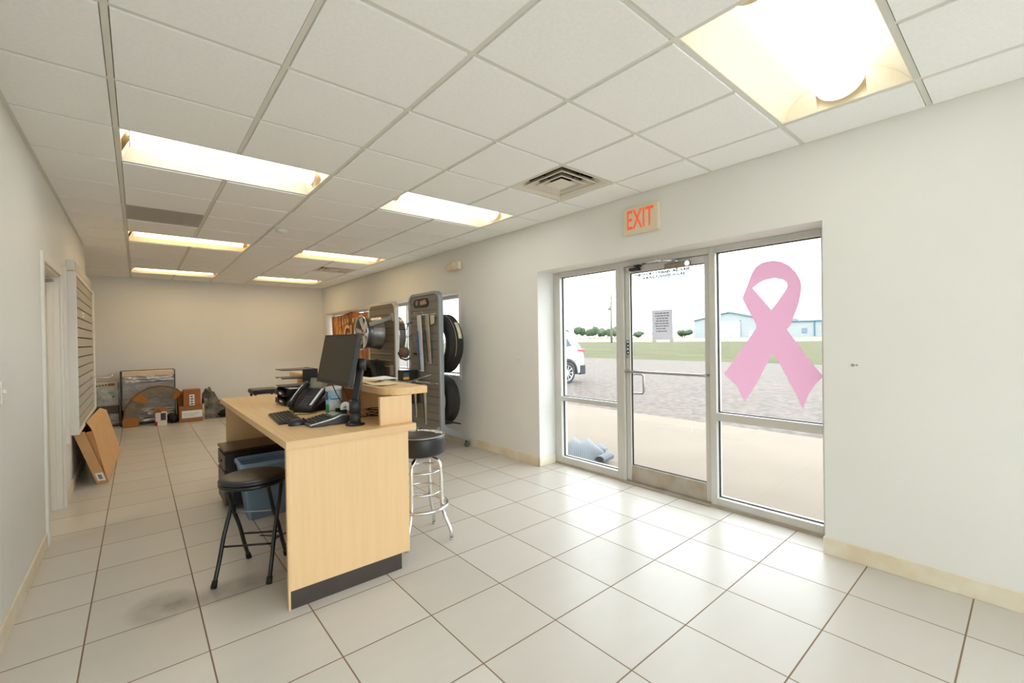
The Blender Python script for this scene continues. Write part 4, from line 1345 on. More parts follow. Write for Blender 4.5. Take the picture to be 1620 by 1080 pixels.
def wheel(label, c, R, W, sgn, group='silver wheels on the pale framed tower'):
    """alloy wheel, axis along x, styled face towards sgn"""
    t = thing('alloy_wheel', label, 'wheel', (c[0], c[1], c[2] - R))
    h = W / 2 * sgn
    prof = [(R, h), (R, h * 0.9), (R - 0.016, h * 0.84), (R - 0.02, h * 0.55), (R - 0.034, h * 0.45), (R - 0.034, h * 0.1), (R - 0.022, 0), (R - 0.022, -h * 0.35), (R - 0.014, -h * 0.45), (R - 0.014, -h * 0.8), (R, -h * 0.9), (R, -h), (R - 0.012, -h), (R - 0.03, -h * 0.8), (R - 0.045, -h * 0.45), (R - 0.06, h * 0.1), (R - 0.04, h * 0.45), (R - 0.024, h * 0.86), (R - 0.012, h)]
    MB().lathe(c, (1, 0, 0), prof, 56, closed=True).build('barrel', WHEEL_GREY, t)
    MB().lathe(c, (1, 0, 0), [(R - 0.022, h * 0.93), (R + 0.002, h * 0.97), (R + 0.002, h * 1.03), (R - 0.014, h * 1.03)], 56, closed=True).build('rim_lip', CHROME, t)
    MB().lathe(c, (1, 0, 0), [(0.001, h * 0.78), (0.05, h * 0.78), (0.062, h * 0.68), (0.062, h * 0.4), (0.001, h * 0.4)], 32).build('hub', CHROME, t)
    for k in range(6):
        a = 2 * PI * k / 6 + 0.2
        m = MB()
        dirv = Vector((0, math.cos(a), math.sin(a))); tang = Vector((0, -math.sin(a), math.cos(a))); ax = Vector((1, 0, 0))
        cc = Vector(c)
        v = []
        for r, wd, xo_ in ((0.05, 0.032, 0.70), (R - 0.026, 0.052, 0.88)):
            b = cc + dirv * r + ax * (h * xo_)
            v.append((b, wd))
        (b0, w0), (b1, w1) = v
        dp = ax * (h * 0.16)
        m.hexa([b0 - tang * w0 - dp, b1 - tang * w1 - dp, b1 + tang * w1 - dp, b0 + tang * w0 - dp, b0 - tang * w0 * 0.7 + dp * 0.3, b1 - tang * w1 * 0.6 + dp * 0.3, b1 + tang * w1 * 0.6 + dp * 0.3, b0 + tang * w0 * 0.7 + dp * 0.3])
        m.build('spoke', CHROME, t, bevel=0.005)
    m = MB()
    for k in range(6):
        a = 2 * PI * (k + 0.5) / 6 + 0.2
        p = Vector(c) + Vector((0, math.cos(a), math.sin(a))) * 0.036
        m.cyl(p + Vector((h * 0.78, 0, 0)), p + Vector((h * 0.84, 0, 0)), 0.007, seg=8)
    m.build('lug_holes', BLACK_METAL, t)
    return t
wheel('silver alloy wheel with six bright spokes facing the desk, above the monitor', (2.645, 6.40, 1.535), 0.255, 0.27, -1)
wheel('dark alloy wheel behind the pale framed tower, half hidden by its edge', (3.075, 6.62, 1.50), 0.30, 0.24, 1)
m = MB()
m.obox((2.70, 6.125, 1.70), (1, 0, 0.32), (0, 1, 0), (-0.32, 0, 1), 0.36, 0.02, 0.05)
m.box(2.86, 2.882, 6.08, 6.17, 1.70, 1.82)
m.build('wheel_bracket', STEEL, T2, bevel=0.004)
MB().tube([(2.876, 6.40, 1.535), (2.80, 6.40, 1.535), (2.66, 6.40, 1.535)], 0.02).build('wheel_peg', BLACK_METAL, T2)
MB().tube([(2.934, 6.62, 1.50), (3.09, 6.62, 1.50)], 0.02).build('wheel_peg', BLACK_METAL, T2)
m = MB()
for z in (1.22, 1.12, 1.03):
    m.cyl((2.862, 6.15, z), (2.862, 6.95, z), 0.004, seg=8)
m.build('shelf_rail', mat('light_rail', (190, 182, 168), 0.4, 0.3), T2)
m = MB()
m.box(2.868, 2.874, 6.10, 6.22, 0.90, 1.05)
m.build('small_card', mat('clear_pack', (170, 160, 142), 0.3), T2)

# things hung on the near tower
t = thing('badge_sign', 'dark pill shaped badge with headlight pictures at the top of the near tower', 'sign', (2.87, 5.27, 1.85))
pill = arc(5.42, 1.905, 0.055, 90, 270, 10)
pill = arc(5.40, 1.905, 0.058, -90, 90, 10) + arc(5.12, 1.905, 0.058, 90, 270, 10)
MB().prism(pill, 'x', 2.870, 2.8825).build('board', BLACK, t, bevel=0.003)
MB().prism(arc(5.355, 1.91, 0.036, 0, 360, 16)[:-1], 'x', 2.867, 2.870).build('lamp_picture', mat('picture_grey', (140, 142, 140), 0.4, noise=(60, 0.5)), t)
MB().prism([(5.09, 1.885), (5.26, 1.875), (5.27, 1.93), (5.12, 1.945)], 'x', 2.867, 2.870).build('lamp_picture', mat('picture_red', (150, 70, 50), 0.4, noise=(50, 0.6), rgb2=(196, 176, 150)), t)
def hook(m, y, z, L=0.12):
    m.tube([(2.8825, y, z), (2.884 - L, y, z + 0.008), (2.884 - L - 0.008, y, z + 0.025)], 0.0035, 6)
BLADE_W = mat('white_blade_pack', (222, 222, 226), 0.35, noise=(5, 0.25), rgb2=(196, 198, 208), stretch=(1, 8, 0.6))
BLADE_T = mat('tan_blade_pack', (176, 166, 150), 0.4, noise=(8, 0.25))
DARKGREY = mat('dark_blade', (52, 50, 50), 0.5)
def hung_pack(name, label, y, z0, z1, wd, m_, group, lean=0.0, strip=None):
    t = thing(name, label, 'packaged wiper blade', (2.82, y, z0), group)
    MB().hexa([(2.855, y - wd / 2 + lean, z0), (2.868, y - wd / 2 + lean, z0), (2.868, y + wd / 2 + lean, z0), (2.855, y + wd / 2 + lean, z0), (2.82, y - wd / 2, z1), (2.833, y - wd / 2, z1), (2.833, y + wd / 2, z1), (2.82, y + wd / 2, z1)]).build('sleeve', m_, t, bevel=0.003)
    MB().hexa([(2.850, y + wd * 0.2 + lean, z0 + 0.02), (2.855, y + wd * 0.2 + lean, z0 + 0.02), (2.855, y + wd * 0.45 + lean, z0 + 0.02), (2.850, y + wd * 0.45 + lean, z0 + 0.02), (2.816, y + wd * 0.2, z1 - 0.2), (2.82, y + wd * 0.2, z1 - 0.2), (2.82, y + wd * 0.45, z1 - 0.2), (2.816, y + wd * 0.45, z1 - 0.2)]).build('blade', strip or DARKGREY, t)
    m = MB(); hook(m, y, z1 + 0.012); m.build('hook', CHROME, t)
    return t
hung_pack('blade_pack', 'long white and blue packaged wiper blade hung on the near tower', 5.225, 1.0, 1.74, 0.095, BLADE_W, 'packaged blades on the near tower', 0.0, BLUE)
hung_pack('blade_pack', 'tan packaged wiper blade beside the long white and blue one', 5.02, 1.11, 1.74, 0.075, BLADE_T, 'packaged blades on the near tower')
t = thing('price_card', 'small cream price card on a hook at the right of the wiper blades', 'card', (2.85, 4.93, 1.6))
MB().hexa([(2.856, 4.89, 1.63), (2.858, 4.89, 1.63), (2.858, 4.97, 1.61), (2.856, 4.97, 1.61), (2.850, 4.87, 1.73), (2.852, 4.87, 1.73), (2.852, 4.98, 1.73), (2.850, 4.98, 1.73)]).build('card', mat('cream_card', (214, 204, 184), 0.6), t)
m = MB(); m.cyl((2.862, 4.84, 1.745), (2.862, 5.56, 1.745), 0.005, seg=8); m.build('rail', CHROME, t)
t = thing('wire_rack', 'chrome wire rack of hooks low on the near display tower', 'rack', (2.80, 5.2, 0.85))
m = MB()
m.cyl((2.868, 4.84, 0.862), (2.868, 5.58, 0.862), 0.006, seg=8)
for k in range(9):
    y = 4.86 + k * 0.045
    m.tube([(2.868, y, 0.862), (2.80, y, 0.868), (2.76, y, 0.871), (2.752, y, 0.891)], 0.004, 6)
m.tube([(2.868, 5.56, 0.862), (2.68, 5.56, 0.85), (2.62, 5.56, 0.845), (2.612, 5.56, 0.875)], 0.005, 6)
m.tube([(2.868, 5.40, 0.83), (2.66, 5.44, 0.83), (2.60, 5.44, 0.83), (2.592, 5.44, 0.86)], 0.005, 6)
m.tube([(2.868, 5.40, 0.83), (2.868, 5.40, 0.862)], 0.004, 6)
m.build('wire', CHROME, t)
m = MB(); m.tube([(2.866, 5.0, 0.97), (2.74, 5.2, 0.90), (2.62, 5.30, 0.85)], 0.006, 6)
m.build('side_arm', STEEL, t)
def bar_blade(label, y, z0, z1, r):
    t = thing('hanging_bar', label, 'metal bar', (2.74, y, z0), 'bars hung on the wire rack')
    MB().hexa([(2.78, y - 0.02, z0), (2.795, y - 0.02, z0), (2.795, y + 0.01, z0), (2.78, y + 0.01, z0), (2.755, y - r, z1), (2.785, y - r, z1), (2.785, y + r, z1), (2.755, y + r, z1)]).build('blade', BLADE_T, t, bevel=0.004)
    MB().hexa([(2.779, y - 0.006, z0 + 0.02), (2.78, y - 0.006, z0 + 0.02), (2.78, y + 0.012, z0 + 0.02), (2.779, y + 0.012, z0 + 0.02), (2.751, y - r * 0.3, z1 - 0.03), (2.755, y - r * 0.3, z1 - 0.03), (2.755, y + r * 0.8, z1 - 0.03), (2.751, y + r * 0.8, z1 - 0.03)]).build('edge_strip', DARKGREY, t)
bar_blade('long tan metal bar hanging from the wire rack above the bar stool', 5.02, 0.34, 0.85, 0.035)
bar_blade('thinner metal bar hanging from the wire rack nearer the desk ledge', 5.27, 0.40, 0.845, 0.02)
t = thing('black_pouch', 'black pouch hung low between the desk ledge and the near tower', 'pouch', (2.85, 5.45, 0.55))
MB().box(2.80, 2.862, 5.33, 5.58, 0.56, 0.76).build('body', BLACK_MATTE, t, bevel=0.015)
MB().tube([(2.80, 5.56, 0.62), (2.788, 5.46, 0.65), (2.788, 5.38, 0.70), (2.80, 5.34, 0.72)], 0.007, 6).build('strap', PAPER, t)

# goods hung at the far edge of the near tower
MB().box(2.62, 2.86, 5.325, 5.49, 0.872, 0.882).build('side_shelf', FRAME_GREY, T1)
m = MB()
m.tube([(2.883, 5.50, 1.66), (2.70, 5.52, 1.62), (2.69, 5.52, 1.56), (2.72, 5.36, 1.56), (2.74, 5.35, 1.64)], 0.006, 8)
m.build('wire_loop', BLACK_METAL, T1)
t = thing('battery_box', 'black battery box with a yellow label at the far edge of the near tower', 'battery', (2.75, 5.4, 0.8825))
MB().box(2.635, 2.852, 5.33, 5.48, 0.8835, 1.02).build('case', BLACK, t, bevel=0.008)
MB().box(2.645, 2.725, 5.328, 5.33, 0.90, 0.935).build('yellow_label', YELLOW, t)
MB().box(2.645, 2.725, 5.328, 5.33, 0.94, 0.99).build('picture_label', mat('battery_picture', (84, 96, 130), 0.5, noise=(40, 0.5)), t)
CAPM = mat('brown_cap_cloth', (116, 90, 76), 0.85, noise=(16, 0.3))
t = thing('cap', 'brown cloth cap hanging beside the far edge of the near tower', 'cap', (2.74, 5.47, 1.16))
MB().blob((2.73, 5.475, 1.255), 0.07, 0.075, 0.075, 0.10, 3, 4).build('crown', CAPM, t)
MB().tube([(2.66, 5.50, 1.25), (2.665, 5.44, 1.18), (2.71, 5.38, 1.155), (2.78, 5.39, 1.175)], 0.012, 8).build('brim', mat('dark_brown_cloth', (58, 42, 36), 0.85), t)
MB().tube([(2.73, 5.47, 1.32), (2.74, 5.50, 1.39), (2.80, 5.53, 1.46), (2.882, 5.53, 1.48)], 0.004, 6).build('hang_cord', BLACK, t)
t = thing('leaflet_holder', 'smoky leaflet holder tilted between the brown cap and the long white blade pack', 'leaflet holder', (2.83, 5.38, 1.2))
MB().hexa([(2.845, 5.30, 1.25), (2.857, 5.30, 1.25), (2.857, 5.38, 1.25), (2.845, 5.38, 1.25), (2.785, 5.31, 1.45), (2.797, 5.31, 1.45), (2.797, 5.42, 1.45), (2.785, 5.42, 1.45)]).build('pocket', mat('smoky_plastic', (128, 126, 122), 0.25), t)
MB().box(2.825, 2.874, 5.29, 5.385, 1.222, 1.248).build('tray', CHROME, t)

# orange banner in the window
def banner_fn(u, v):
    y = 10.60 - (10.60 - 8.35) * u
    sag = 0.10 * (1 - abs(math.sin(u * PI * 1.0)) ** 0.5) if v > 0 else 0
    peak = math.exp(-((u - 0.52) / 0.16) ** 2)
    ztop = 1.985 + 0.055 * peak
    z = 1.02 + (ztop - 1.02) * v
    x = 3.485 + 0.012 * math.sin(u * 40 + 3 * v) * (0.3 + v) * peak + 0.010 * math.sin(u * 21 + 5 * v)
    return (x, y, z)
def banner_material():
    m = bpy.data.materials.new('orange_banner_cloth')
    m.use_nodes = True
    nt = m.node_tree
    b = nt.nodes['Principled BSDF']
    b.inputs['Roughness'].default_value = 0.7
    tc = nt.nodes.new('ShaderNodeTexCoord')
    mp = nt.nodes.new('ShaderNodeMapping'); mp.inputs['Scale'].default_value = (1, 2.6, 0.8); mp.inputs['Rotation'].default_value = (0.35, 0, 0)
    nt.links.new(tc.outputs['Object'], mp.inputs[0])
    n = nt.nodes.new('ShaderNodeTexNoise'); n.inputs['Scale'].default_value = 2.2; n.inputs['Detail'].default_value = 4
    nt.links.new(mp.outputs[0], n.inputs['Vector'])
    r = nt.nodes.new('ShaderNodeValToRGB')
    r.color_ramp.elements[0].position = 0.34; r.color_ramp.elements[0].color = lin((120, 84, 70))
    r.color_ramp.elements[1].position = 0.68; r.color_ramp.elements[1].color = lin((230, 182, 96))
    for p, c in ((0.45, (170, 98, 52)), (0.56, (204, 130, 62))):
        e = r.color_ramp.elements.new(p); e.color = lin(c)
    nt.links.new(n.outputs['Fac'], r.inputs['Fac'])
    nt.links.new(r.outputs['Color'], b.inputs['Base Color'])
    return m
t = thing('window_banner', 'orange printed cloth banner hung inside the strip window by the back corner', 'banner', (3.485, 9.4, 1.0))
MB().sheet(banner_fn, 60, 16).build('cloth', banner_material(), t, solid=0.002)
CRM = mat('banner_cream', (228, 206, 158), 0.7)
for k, ch in enumerate('LASH MTSU'):
    u = k / 8
    mm = FACE_MINUS_X @ Matrix.Rotation(math.radians(14 * (0.5 - u)), 4, 'Z')
    if ch != ' ':
        text('lettering', ch, 0.15, (3.452, 10.0 - 1.25 * u, 1.80 + 0.05 * math.sin(u * PI)), mm, CRM, t, offset=0.004)
o = text('lettering', 'GUI', 0.50, (3.452, 9.35, 1.56), FACE_MINUS_X, CRM, t, offset=0.01)
m = MB()
for k, (y, h) in enumerate(((9.85, 0.22), (9.78, 0.27), (9.71, 0.2), (9.64, 0.16))):
    m.box(3.452, 3.454, y + 0.20 - 0.022, y + 0.20 + 0.022, 1.36, 1.45 + h)
m.build('yellow_print', YELLOW, t)

# ------------------------------------------------------------------ goods against the back wall
def front_label(m_, x0, x1, y, z0, z1, parent, name='label_strip'):
    return MB().box(x0, x1, y - 0.0015, y - 0.0005, z0, z1).build(name, m_, parent)
YB2 = 10.24
t = thing('packed_bumper_box', 'tall open box wrapped in silver film leaning at the back wall', 'package', (0.14, 10.45, 0))
x0, x1, zt = -0.245, 0.520, 0.94
m = MB(); m.box(x0, x0 + 0.012, YB2, YB2 + 0.45, 0.002, zt); m.box(x1 - 0.012, x1, YB2, YB2 + 0.45, 0.002, zt); m.box(x0 + 0.012, x1 - 0.012, YB2 + 0.438, YB2 + 0.45, 0.002, zt); m.box(x0 + 0.012, x1 - 0.012, YB2, YB2 + 0.438, 0.002, 0.014)
m.build('carton', mat('dark_carton', (70, 58, 50), 0.8), t)
MB().box(x0 + 0.012, x1 - 0.012, YB2 + 0.02, YB2 + 0.438, 0.85, 0.93).build('cream_band', mat('cream_packing', (226, 204, 176), 0.7), t)
def crinkle(xa, xb, za, zb, y, amp, seed, nx=40, nz=10):
    rnd = random.Random(seed)
    ph = [rnd.uniform(0, 9) for _ in range(6)]
    def f(u, v):
        x, z = xa + (xb - xa) * u, za + (zb - za) * v
        return (x, y + amp * (math.sin(x * 23 + ph[0] + z * 15) * 0.5 + math.sin(z * 47 + x * 11 + ph[1]) * 0.5 + math.sin(x * 61 + ph[2] - z * 29) * 0.3), z)
    return MB().sheet(f, nx, nz)
crinkle(x0 + 0.012, x1 - 0.012, 0.74, 0.86, YB2 + 0.004, 0.010, 2).build('film_wrap', WRAP, t, solid=0.001)
MB().box(x0 + 0.02, x1 - 0.02, YB2 + 0.04, YB2 + 0.3, 0.26, 0.74).build('dark_part', mat('dark_trim_part', (92, 78, 68), 0.3, noise=(5, 0.3)), t, bevel=0.02)
crinkle(x0 + 0.02, x1 - 0.012, 0.27, 0.745, YB2 + 0.014, 0.010, 8).build('clear_film', FILM, t, solid=0.001)
crinkle(x0 + 0.04, x1 - 0.012, 0.10, 0.28, YB2 + 0.004, 0.014, 5).build('film_wrap', WRAP, t, solid=0.001)
MB().cyl((x0 + 0.02, YB2 - 0.035, 0.065), (x1 - 0.12, YB2 - 0.035, 0.065), 0.032, seg=20).build('chrome_strip', mat('bright_strip', (215, 215, 216), 0.2, 0.6), t)
MB().box(x0, x1 - 0.1, YB2 - 0.06, YB2 - 0.005, 0.001, 0.03).build('base_strip', BLACK, t)
MB().box(x0, x0 + 0.03, YB2 - 0.004, YB2, 0.45, zt).build('edge_label', BLACK, t)

t = thing('wrapped_panel', 'film wrapped dark panel in the corner left of the tall silver box', 'package', (-0.50, 10.45, 0))
MB().box(-0.76, -0.262, 10.33, 10.50, 0.002, 0.60).build('core', mat('wrapped_core', (96, 86, 74), 0.5, noise=(6, 0.3)), t, bevel=0.02)
MB().box(-0.76, -0.262, 10.34, 10.50, 0.60, 0.76).build('printed_band', mat('printed_foam', (196, 190, 172), 0.6, noise=(9, 0.15)), t, bevel=0.02)
crinkle(-0.76, -0.262, 0.36, 0.66, 10.318, 0.012, 21).build('film_wrap', mat('milky_film', (188, 192, 186), 0.25, noise=(8, 0.25), bump=(14, 0.9, 0.05)), t, solid=0.001)
crinkle(-0.70, -0.262, 0.04, 0.22, 10.315, 0.014, 23).build('film_wrap', WRAP, t, solid=0.001)
m = MB()
for k in range(6):
    m.box(-0.56 + k * 0.04, -0.535 + k * 0.04, 10.338, 10.34, 0.70 + 0.004 * k, 0.722 + 0.004 * k)
m.build('print', mat('dark_print', (74, 62, 56), 0.6), t)
MB().box(-0.40, -0.31, 10.338, 10.34, 0.70, 0.745).build('print', mat('rust_print', (188, 112, 84), 0.6), t)

# curved fender liner with cardboard corners
t = thing('fender_liner', 'curved wheel arch liner with brown cardboard wraps standing before the silver box', 'car part', (0.15, 10.1, 0))
pxs = [(-0.20, 0.03), (-0.19, 0.16), (-0.16, 0.32), (-0.09, 0.46), (0.02, 0.575), (0.14, 0.645), (0.28, 0.675), (0.42, 0.655), (0.53, 0.60), (0.60, 0.52)]
inn = [(-0.02, 0.03), (-0.01, 0.15), (0.03, 0.28), (0.08, 0.375), (0.13, 0.44), (0.20, 0.475), (0.29, 0.49), (0.39, 0.485), (0.46, 0.46), (0.51, 0.42)]
def liner(i0, i1, y0, y1, ex=0.0):
    m = MB()
    o_, i_ = pxs[i0:i1], inn[i0:i1]
    if ex:
        o_ = [(a + (a - b) * ex, c + (c - d) * ex) for (a, c), (b, d) in zip(o_, i_)]
        i_ = [(b + (b - a) * ex, d + (d - c) * ex) for (a, c), (b, d) in zip(pxs[i0:i1], i_)]
    n = len(o_)
    v = [(p[0], y0, p[1]) for p in o_] + [(p[0], y0, p[1]) for p in i_] + [(p[0], y1, p[1]) for p in o_] + [(p[0], y1, p[1]) for p in i_]
    f = []
    for k in range(n - 1):
        f += [(k, k + 1, n + k + 1, n + k), (2 * n + k, 3 * n + k, 3 * n + k + 1, 2 * n + k + 1), (k, 2 * n + k, 2 * n + k + 1, k + 1), (n + k, n + k + 1, 3 * n + k + 1, 3 * n + k)]
    f += [(0, n, 3 * n, 2 * n), (n - 1, 2 * n - 1 + 0, 4 * n - 1, 3 * n - 1)]
    m._add(v, f)
    return m
liner(0, 10, 10.0, 10.13).build('liner', mat('felt_liner', (134, 120, 104), 0.8, noise=(13, 0.25), bump=(20, 0.6, 0.02)), t)
KR = mat('kraft_wrap', (172, 112, 52), 0.75, noise=(8, 0.12))
MB().box(-0.215, 0.0, 9.97, 10.15, 0.004, 0.15).build('cardboard_wrap', KR, t, bevel=0.006)
liner(3, 5, 9.985, 10.145, 0.05).build('cardboard_wrap', KR, t)
liner(8, 10, 9.985, 10.145, 0.05).build('cardboard_wrap', KR, t)
m = MB()
m.tube([(p[0] - 0.012, 9.99, p[1] + 0.004) for p in pxs], 0.010, 6)
m.build('brown_edge', mat('brown_edge', (126, 84, 48), 0.7), t)

t = thing('white_carton', 'small white carton with a dark picture and open flaps', 'carton', (0.29, 9.87, 0))
MB().box(0.215, 0.372, 9.80, 9.96, 0.001, 0.225).build('box', mat('white_carton_board', (222, 212, 196), 0.7), t, bevel=0.003)
MB().box(0.285, 0.358, 9.7985, 9.80, 0.09, 0.215).build('picture', mat('carton_picture', (62, 62, 66), 0.5, noise=(20, 0.35)), t)
MB().box(0.20, 0.24, 9.7965, 9.80, 0.002, 0.075).build('red_tab', RED, t)
m = MB()
m.hexa([(0.20, 9.80, 0.226), (0.30, 9.80, 0.226), (0.30, 9.805, 0.226), (0.20, 9.805, 0.226), (0.175, 9.74, 0.25), (0.26, 9.74, 0.30), (0.26, 9.745, 0.303), (0.175, 9.745, 0.253)])
m.hexa([(0.215, 9.955, 0.226), (0.372, 9.955, 0.226), (0.372, 9.96, 0.226), (0.215, 9.96, 0.226), (0.20, 9.99, 0.31), (0.37, 9.99, 0.30), (0.37, 9.995, 0.30), (0.20, 9.995, 0.31)])
m.build('flap', CARD_DARK, t)

t = thing('carton', 'brown carton with a wide white label at the bottom of the stack', 'carton', (0.72, 10.0, 0))
MB().box(0.548, 0.892, 9.87, 10.15, 0.001, 0.288).build('box', CARD_DARK, t, bevel=0.004)
front_label(PAPER, 0.585, 0.888, 9.87, 0.075, 0.205, t)
m = MB()
for k in range(3):
    m.box(0.60 + 0.01 * k, 0.84 - 0.03 * k, 9.868, 9.8683, 0.155 - k * 0.024, 0.159 - k * 0.024)
m.build('print', mat('grey_print', (120, 116, 112), 0.6), t)
t = thing('carton', 'upper orange brown carton with a printed paper strip, on the labelled carton', 'carton', (0.74, 10.0, 0.2885))
MB().box(0.615, 0.868, 9.89, 10.13, 0.2895, 0.575).build('box', mat('orange_carton', (170, 104, 50), 0.8, noise=(5, 0.12)), t, bevel=0.004)
front_label(PAPER, 0.70, 0.775, 9.89, 0.295, 0.49, t)
m = MB()
for k in range(4):
    m.box(0.715, 0.76 - 0.008 * (k % 2), 9.888, 9.8884, 0.31 + k * 0.045, 0.332 + k * 0.045)
m.build('print', mat('blue_grey_print', (60, 66, 84), 0.6), t)
t = thing('carton', 'open brown carton half hidden behind the stacked cartons', 'carton', (0.59, 10.3, 0))
MB().box(0.545, 0.70, 10.20, 10.55, 0.001, 0.51).build('box', CARD_DARK, t, bevel=0.004)
tag(MB().blob((0.46, 10.0, 0.09), 0.075, 0.09, 0.088, 0.25, 3, 8).build('black_bag', BLACK, origin=(0.46, 10.0, 0)), 'crumpled black bag on the floor between the white carton and the brown cartons', 'bag')

t = thing('plastic_bag_pile', 'heap of crumpled grey plastic sheeting right of the stacked cartons', 'plastic sheet', (1.2, 10.2, 0))
def heap_fn(u, v):
    x = 0.935 + 0.80 * u
    y = 9.98 + 0.55 * v
    ridge = 0.42 * math.exp(-((u - 0.05) / 0.2) ** 2) + 0.32 * math.exp(-((u - 0.42) / 0.5) ** 2)
    z = ridge * min(1.0, v * 2.6) ** 0.8 * (1 - 0.5 * v)
    z *= 1 + 0.16 * math.sin(19 * u + 11 * v) + 0.12 * math.sin(37 * v - 23 * u)
    return (x, y, max(0.004, z * (1 - max(0, u - 0.9) * 8) + 0.01))
MB().sheet(heap_fn, 48, 26).build('sheet', mat('grey_plastic_sheet', (112, 104, 92), 0.25, noise=(6, 0.35), rgb2=(52, 48, 44), bump=(14, 0.8, 0.04)), t)
MB().blob((1.32, 9.98, 0.085), 0.16, 0.09, 0.082, 0.3, 3, 17).build('dark_bundle', BLACK_MATTE, t)
MB().blob((1.42, 9.95, 0.15), 0.06, 0.06, 0.07, 0.25, 3, 19).build('blue_grey_bundle', mat('blue_grey_film', (120, 128, 140), 0.25), t)

# black chair back rising behind the desk
t = thing('low_stool', 'black stool seat just showing behind the far end of the desk', 'stool', (1.05, 5.65, 0))
MB().box(0.95, 1.22, 5.50, 5.80, 0.845, 0.895).build('seat', VINYL, t, bevel=0.015, seg=3)
for x, y in ((0.98, 5.53), (1.19, 5.53), (0.98, 5.77), (1.19, 5.77)):
    MB().cyl((x, y, 0.001), (x, y, 0.846), 0.013, seg=10).build('leg', BLACK_METAL, t)

# big flat cardboard box leaning under the slatwall
t = thing('flat_cardboard_box', 'big open flat cardboard box leaning against the left wall under the slatwall', 'cardboard box', (-0.35, 7.0, 0))
A0, A1, A2, A3 = Vector((-0.505, 6.15, 0.545)), Vector((-0.420, 6.15, 0.55)), Vector((-0.252, 6.15, 0.004)), Vector((-0.335, 6.15, 0.004))
MB().hexa([A3, A2, A2 + Vector((0.0, 0.006, 0)), A3 + Vector((0, 0.006, 0)), A0, A1, A1 + Vector((0, 0.006, 0)), A0 + Vector((0, 0.006, 0))]).build('end_flap', CARD, t)
B0, B1, B2, B3 = Vector((-0.485, 7.86, 0.57)), Vector((-0.385, 7.86, 0.58)), Vector((-0.192, 7.86, 0.02)), Vector((-0.29, 7.86, 0.004))
def slab(a, b, c, d, nrm_, th=0.005):
    n = Vector(nrm_).normalized() * th
    return MB().hexa([a, b, c, d, a + n, b + n, c + n, d + n])
slab(Vector((-0.375, 6.30, 0.545)), A2 + Vector((0.002, 0.008, 0)), B2, Vector((-0.325, 7.86, 0.565)), (-0.95, 0, -0.28)).build('front_face', CARD, t)
slab(Vector((-0.375, 6.30, 0.545)), Vector((-0.325, 7.86, 0.565)), Vector((-0.385, 7.80, 0.605)), Vector((-0.418, 6.33, 0.625)), (-0.5, 0, -0.8), 0.004).build('top_flap', CARD, t)
slab(A1 + Vector((0.006, 0.01, -0.01)), A2 + Vector((0.0, 0.012, 0.01)), Vector((-0.257, 6.20, 0.02)), Vector((-0.368, 6.29, 0.53)), (-0.2, 1, 0), 0.004).build('side_flap', CARD_IN, t)
slab(A0 + Vector((0, 0.008, 0)), A3 + Vector((0, 0.008, 0)), B3, B0, (0.95, 0, 0.3), 0.005).build('back_face', CARD_IN, t)
e1 = (A2 - A1).normalized(); e2 = Vector((1, 0, 0))
lc = A3.lerp(A2, 0.55) + (A1 - A2).normalized() * 0.075 + Vector((0, -0.0012, 0))
MB().obox(lc, (A2 - A3).normalized(), (0, 1, 0), e1, 0.058, 0.001, 0.085).build('label_strip', PAPER, t)
m = MB()
m.obox(lc + Vector((0, -0.001, 0)), (A2 - A3).normalized(), (0, 1, 0), e1, 0.03, 0.0008, 0.05)
m.build('print', mat('label_grey_print', (130, 132, 136), 0.6), t)
MB().hexa([(-0.47, 6.6, 0.555), (-0.43, 6.6, 0.555), (-0.40, 7.8, 0.555), (-0.46, 7.8, 0.555), (-0.47, 6.6, 0.575), (-0.43, 6.6, 0.575), (-0.40, 7.8, 0.575), (-0.46, 7.8, 0.575)]).build('dark_insert', BLACK_MATTE, t)

# ------------------------------------------------------------------ on the glass
XP = XG + 0.0415
RIB = [(1.277, 1.976), (1.343, 1.970), (1.388, 1.945), (1.42, 1.898), (1.452, 1.814), (1.494, 1.707), (1.449, 1.608), (1.408, 1.533), (1.385, 1.477), (1.402, 1.453), (1.644, 1.098), (1.545, 1.013), (1.485, 0.887), (1.386, 1.054), (1.287, 1.266), (1.270, 1.266), (1.228, 1.19), (1.143, 1.014), (1.082, 0.875), (1.048, 0.985), (1.008, 1.055), (0.956, 1.118), (1.023, 1.21), (1.182, 1.454), (1.157, 1.481), (1.101, 1.642), (1.082, 1.749), (1.088, 1.804), (1.118, 1.869), (1.159, 1.921), (1.215, 1.960)]
HOLE = [(1.415, 1.781), (1.375, 1.812), (1.33, 1.833), (1.26, 1.842), (1.203, 1.823), (1.178, 1.80), (1.174, 1.775), (1.182, 1.752), (1.229, 1.679), (1.284, 1.606), (1.339, 1.681)]
bm = bmesh.new()
edges = []
for loop in (RIB, HOLE):
    vs = [bm.verts.new((XP, y, z)) for y, z in loop]
    edges += [bm.edges.new((vs[i], vs[(i + 1) % len(vs)])) for i in range(len(vs))]
bmesh.ops.triangle_fill(bm, edges=edges, use_beauty=True, use_dissolve=False)
m = MB(); m.bm.free(); m.bm = bm
tag(m.build('ribbon_decal', PINK, origin=(XP, 1.28, 0.88), solid=0.0008), 'large pink awareness ribbon decal stuck on the right window pane', 'window decal')
t = thing('paper_notice', 'white printed paper notice taped on the entrance door glass', 'notice', (XP, 2.2, 1.38))
MB().box(XP, XP + 0.001, 2.093, 2.30, 1.385, 1.660).build('sheet', translucent('notice_paper', (228, 228, 234), 0.3), t)
rnd = random.Random(4)
m = MB()
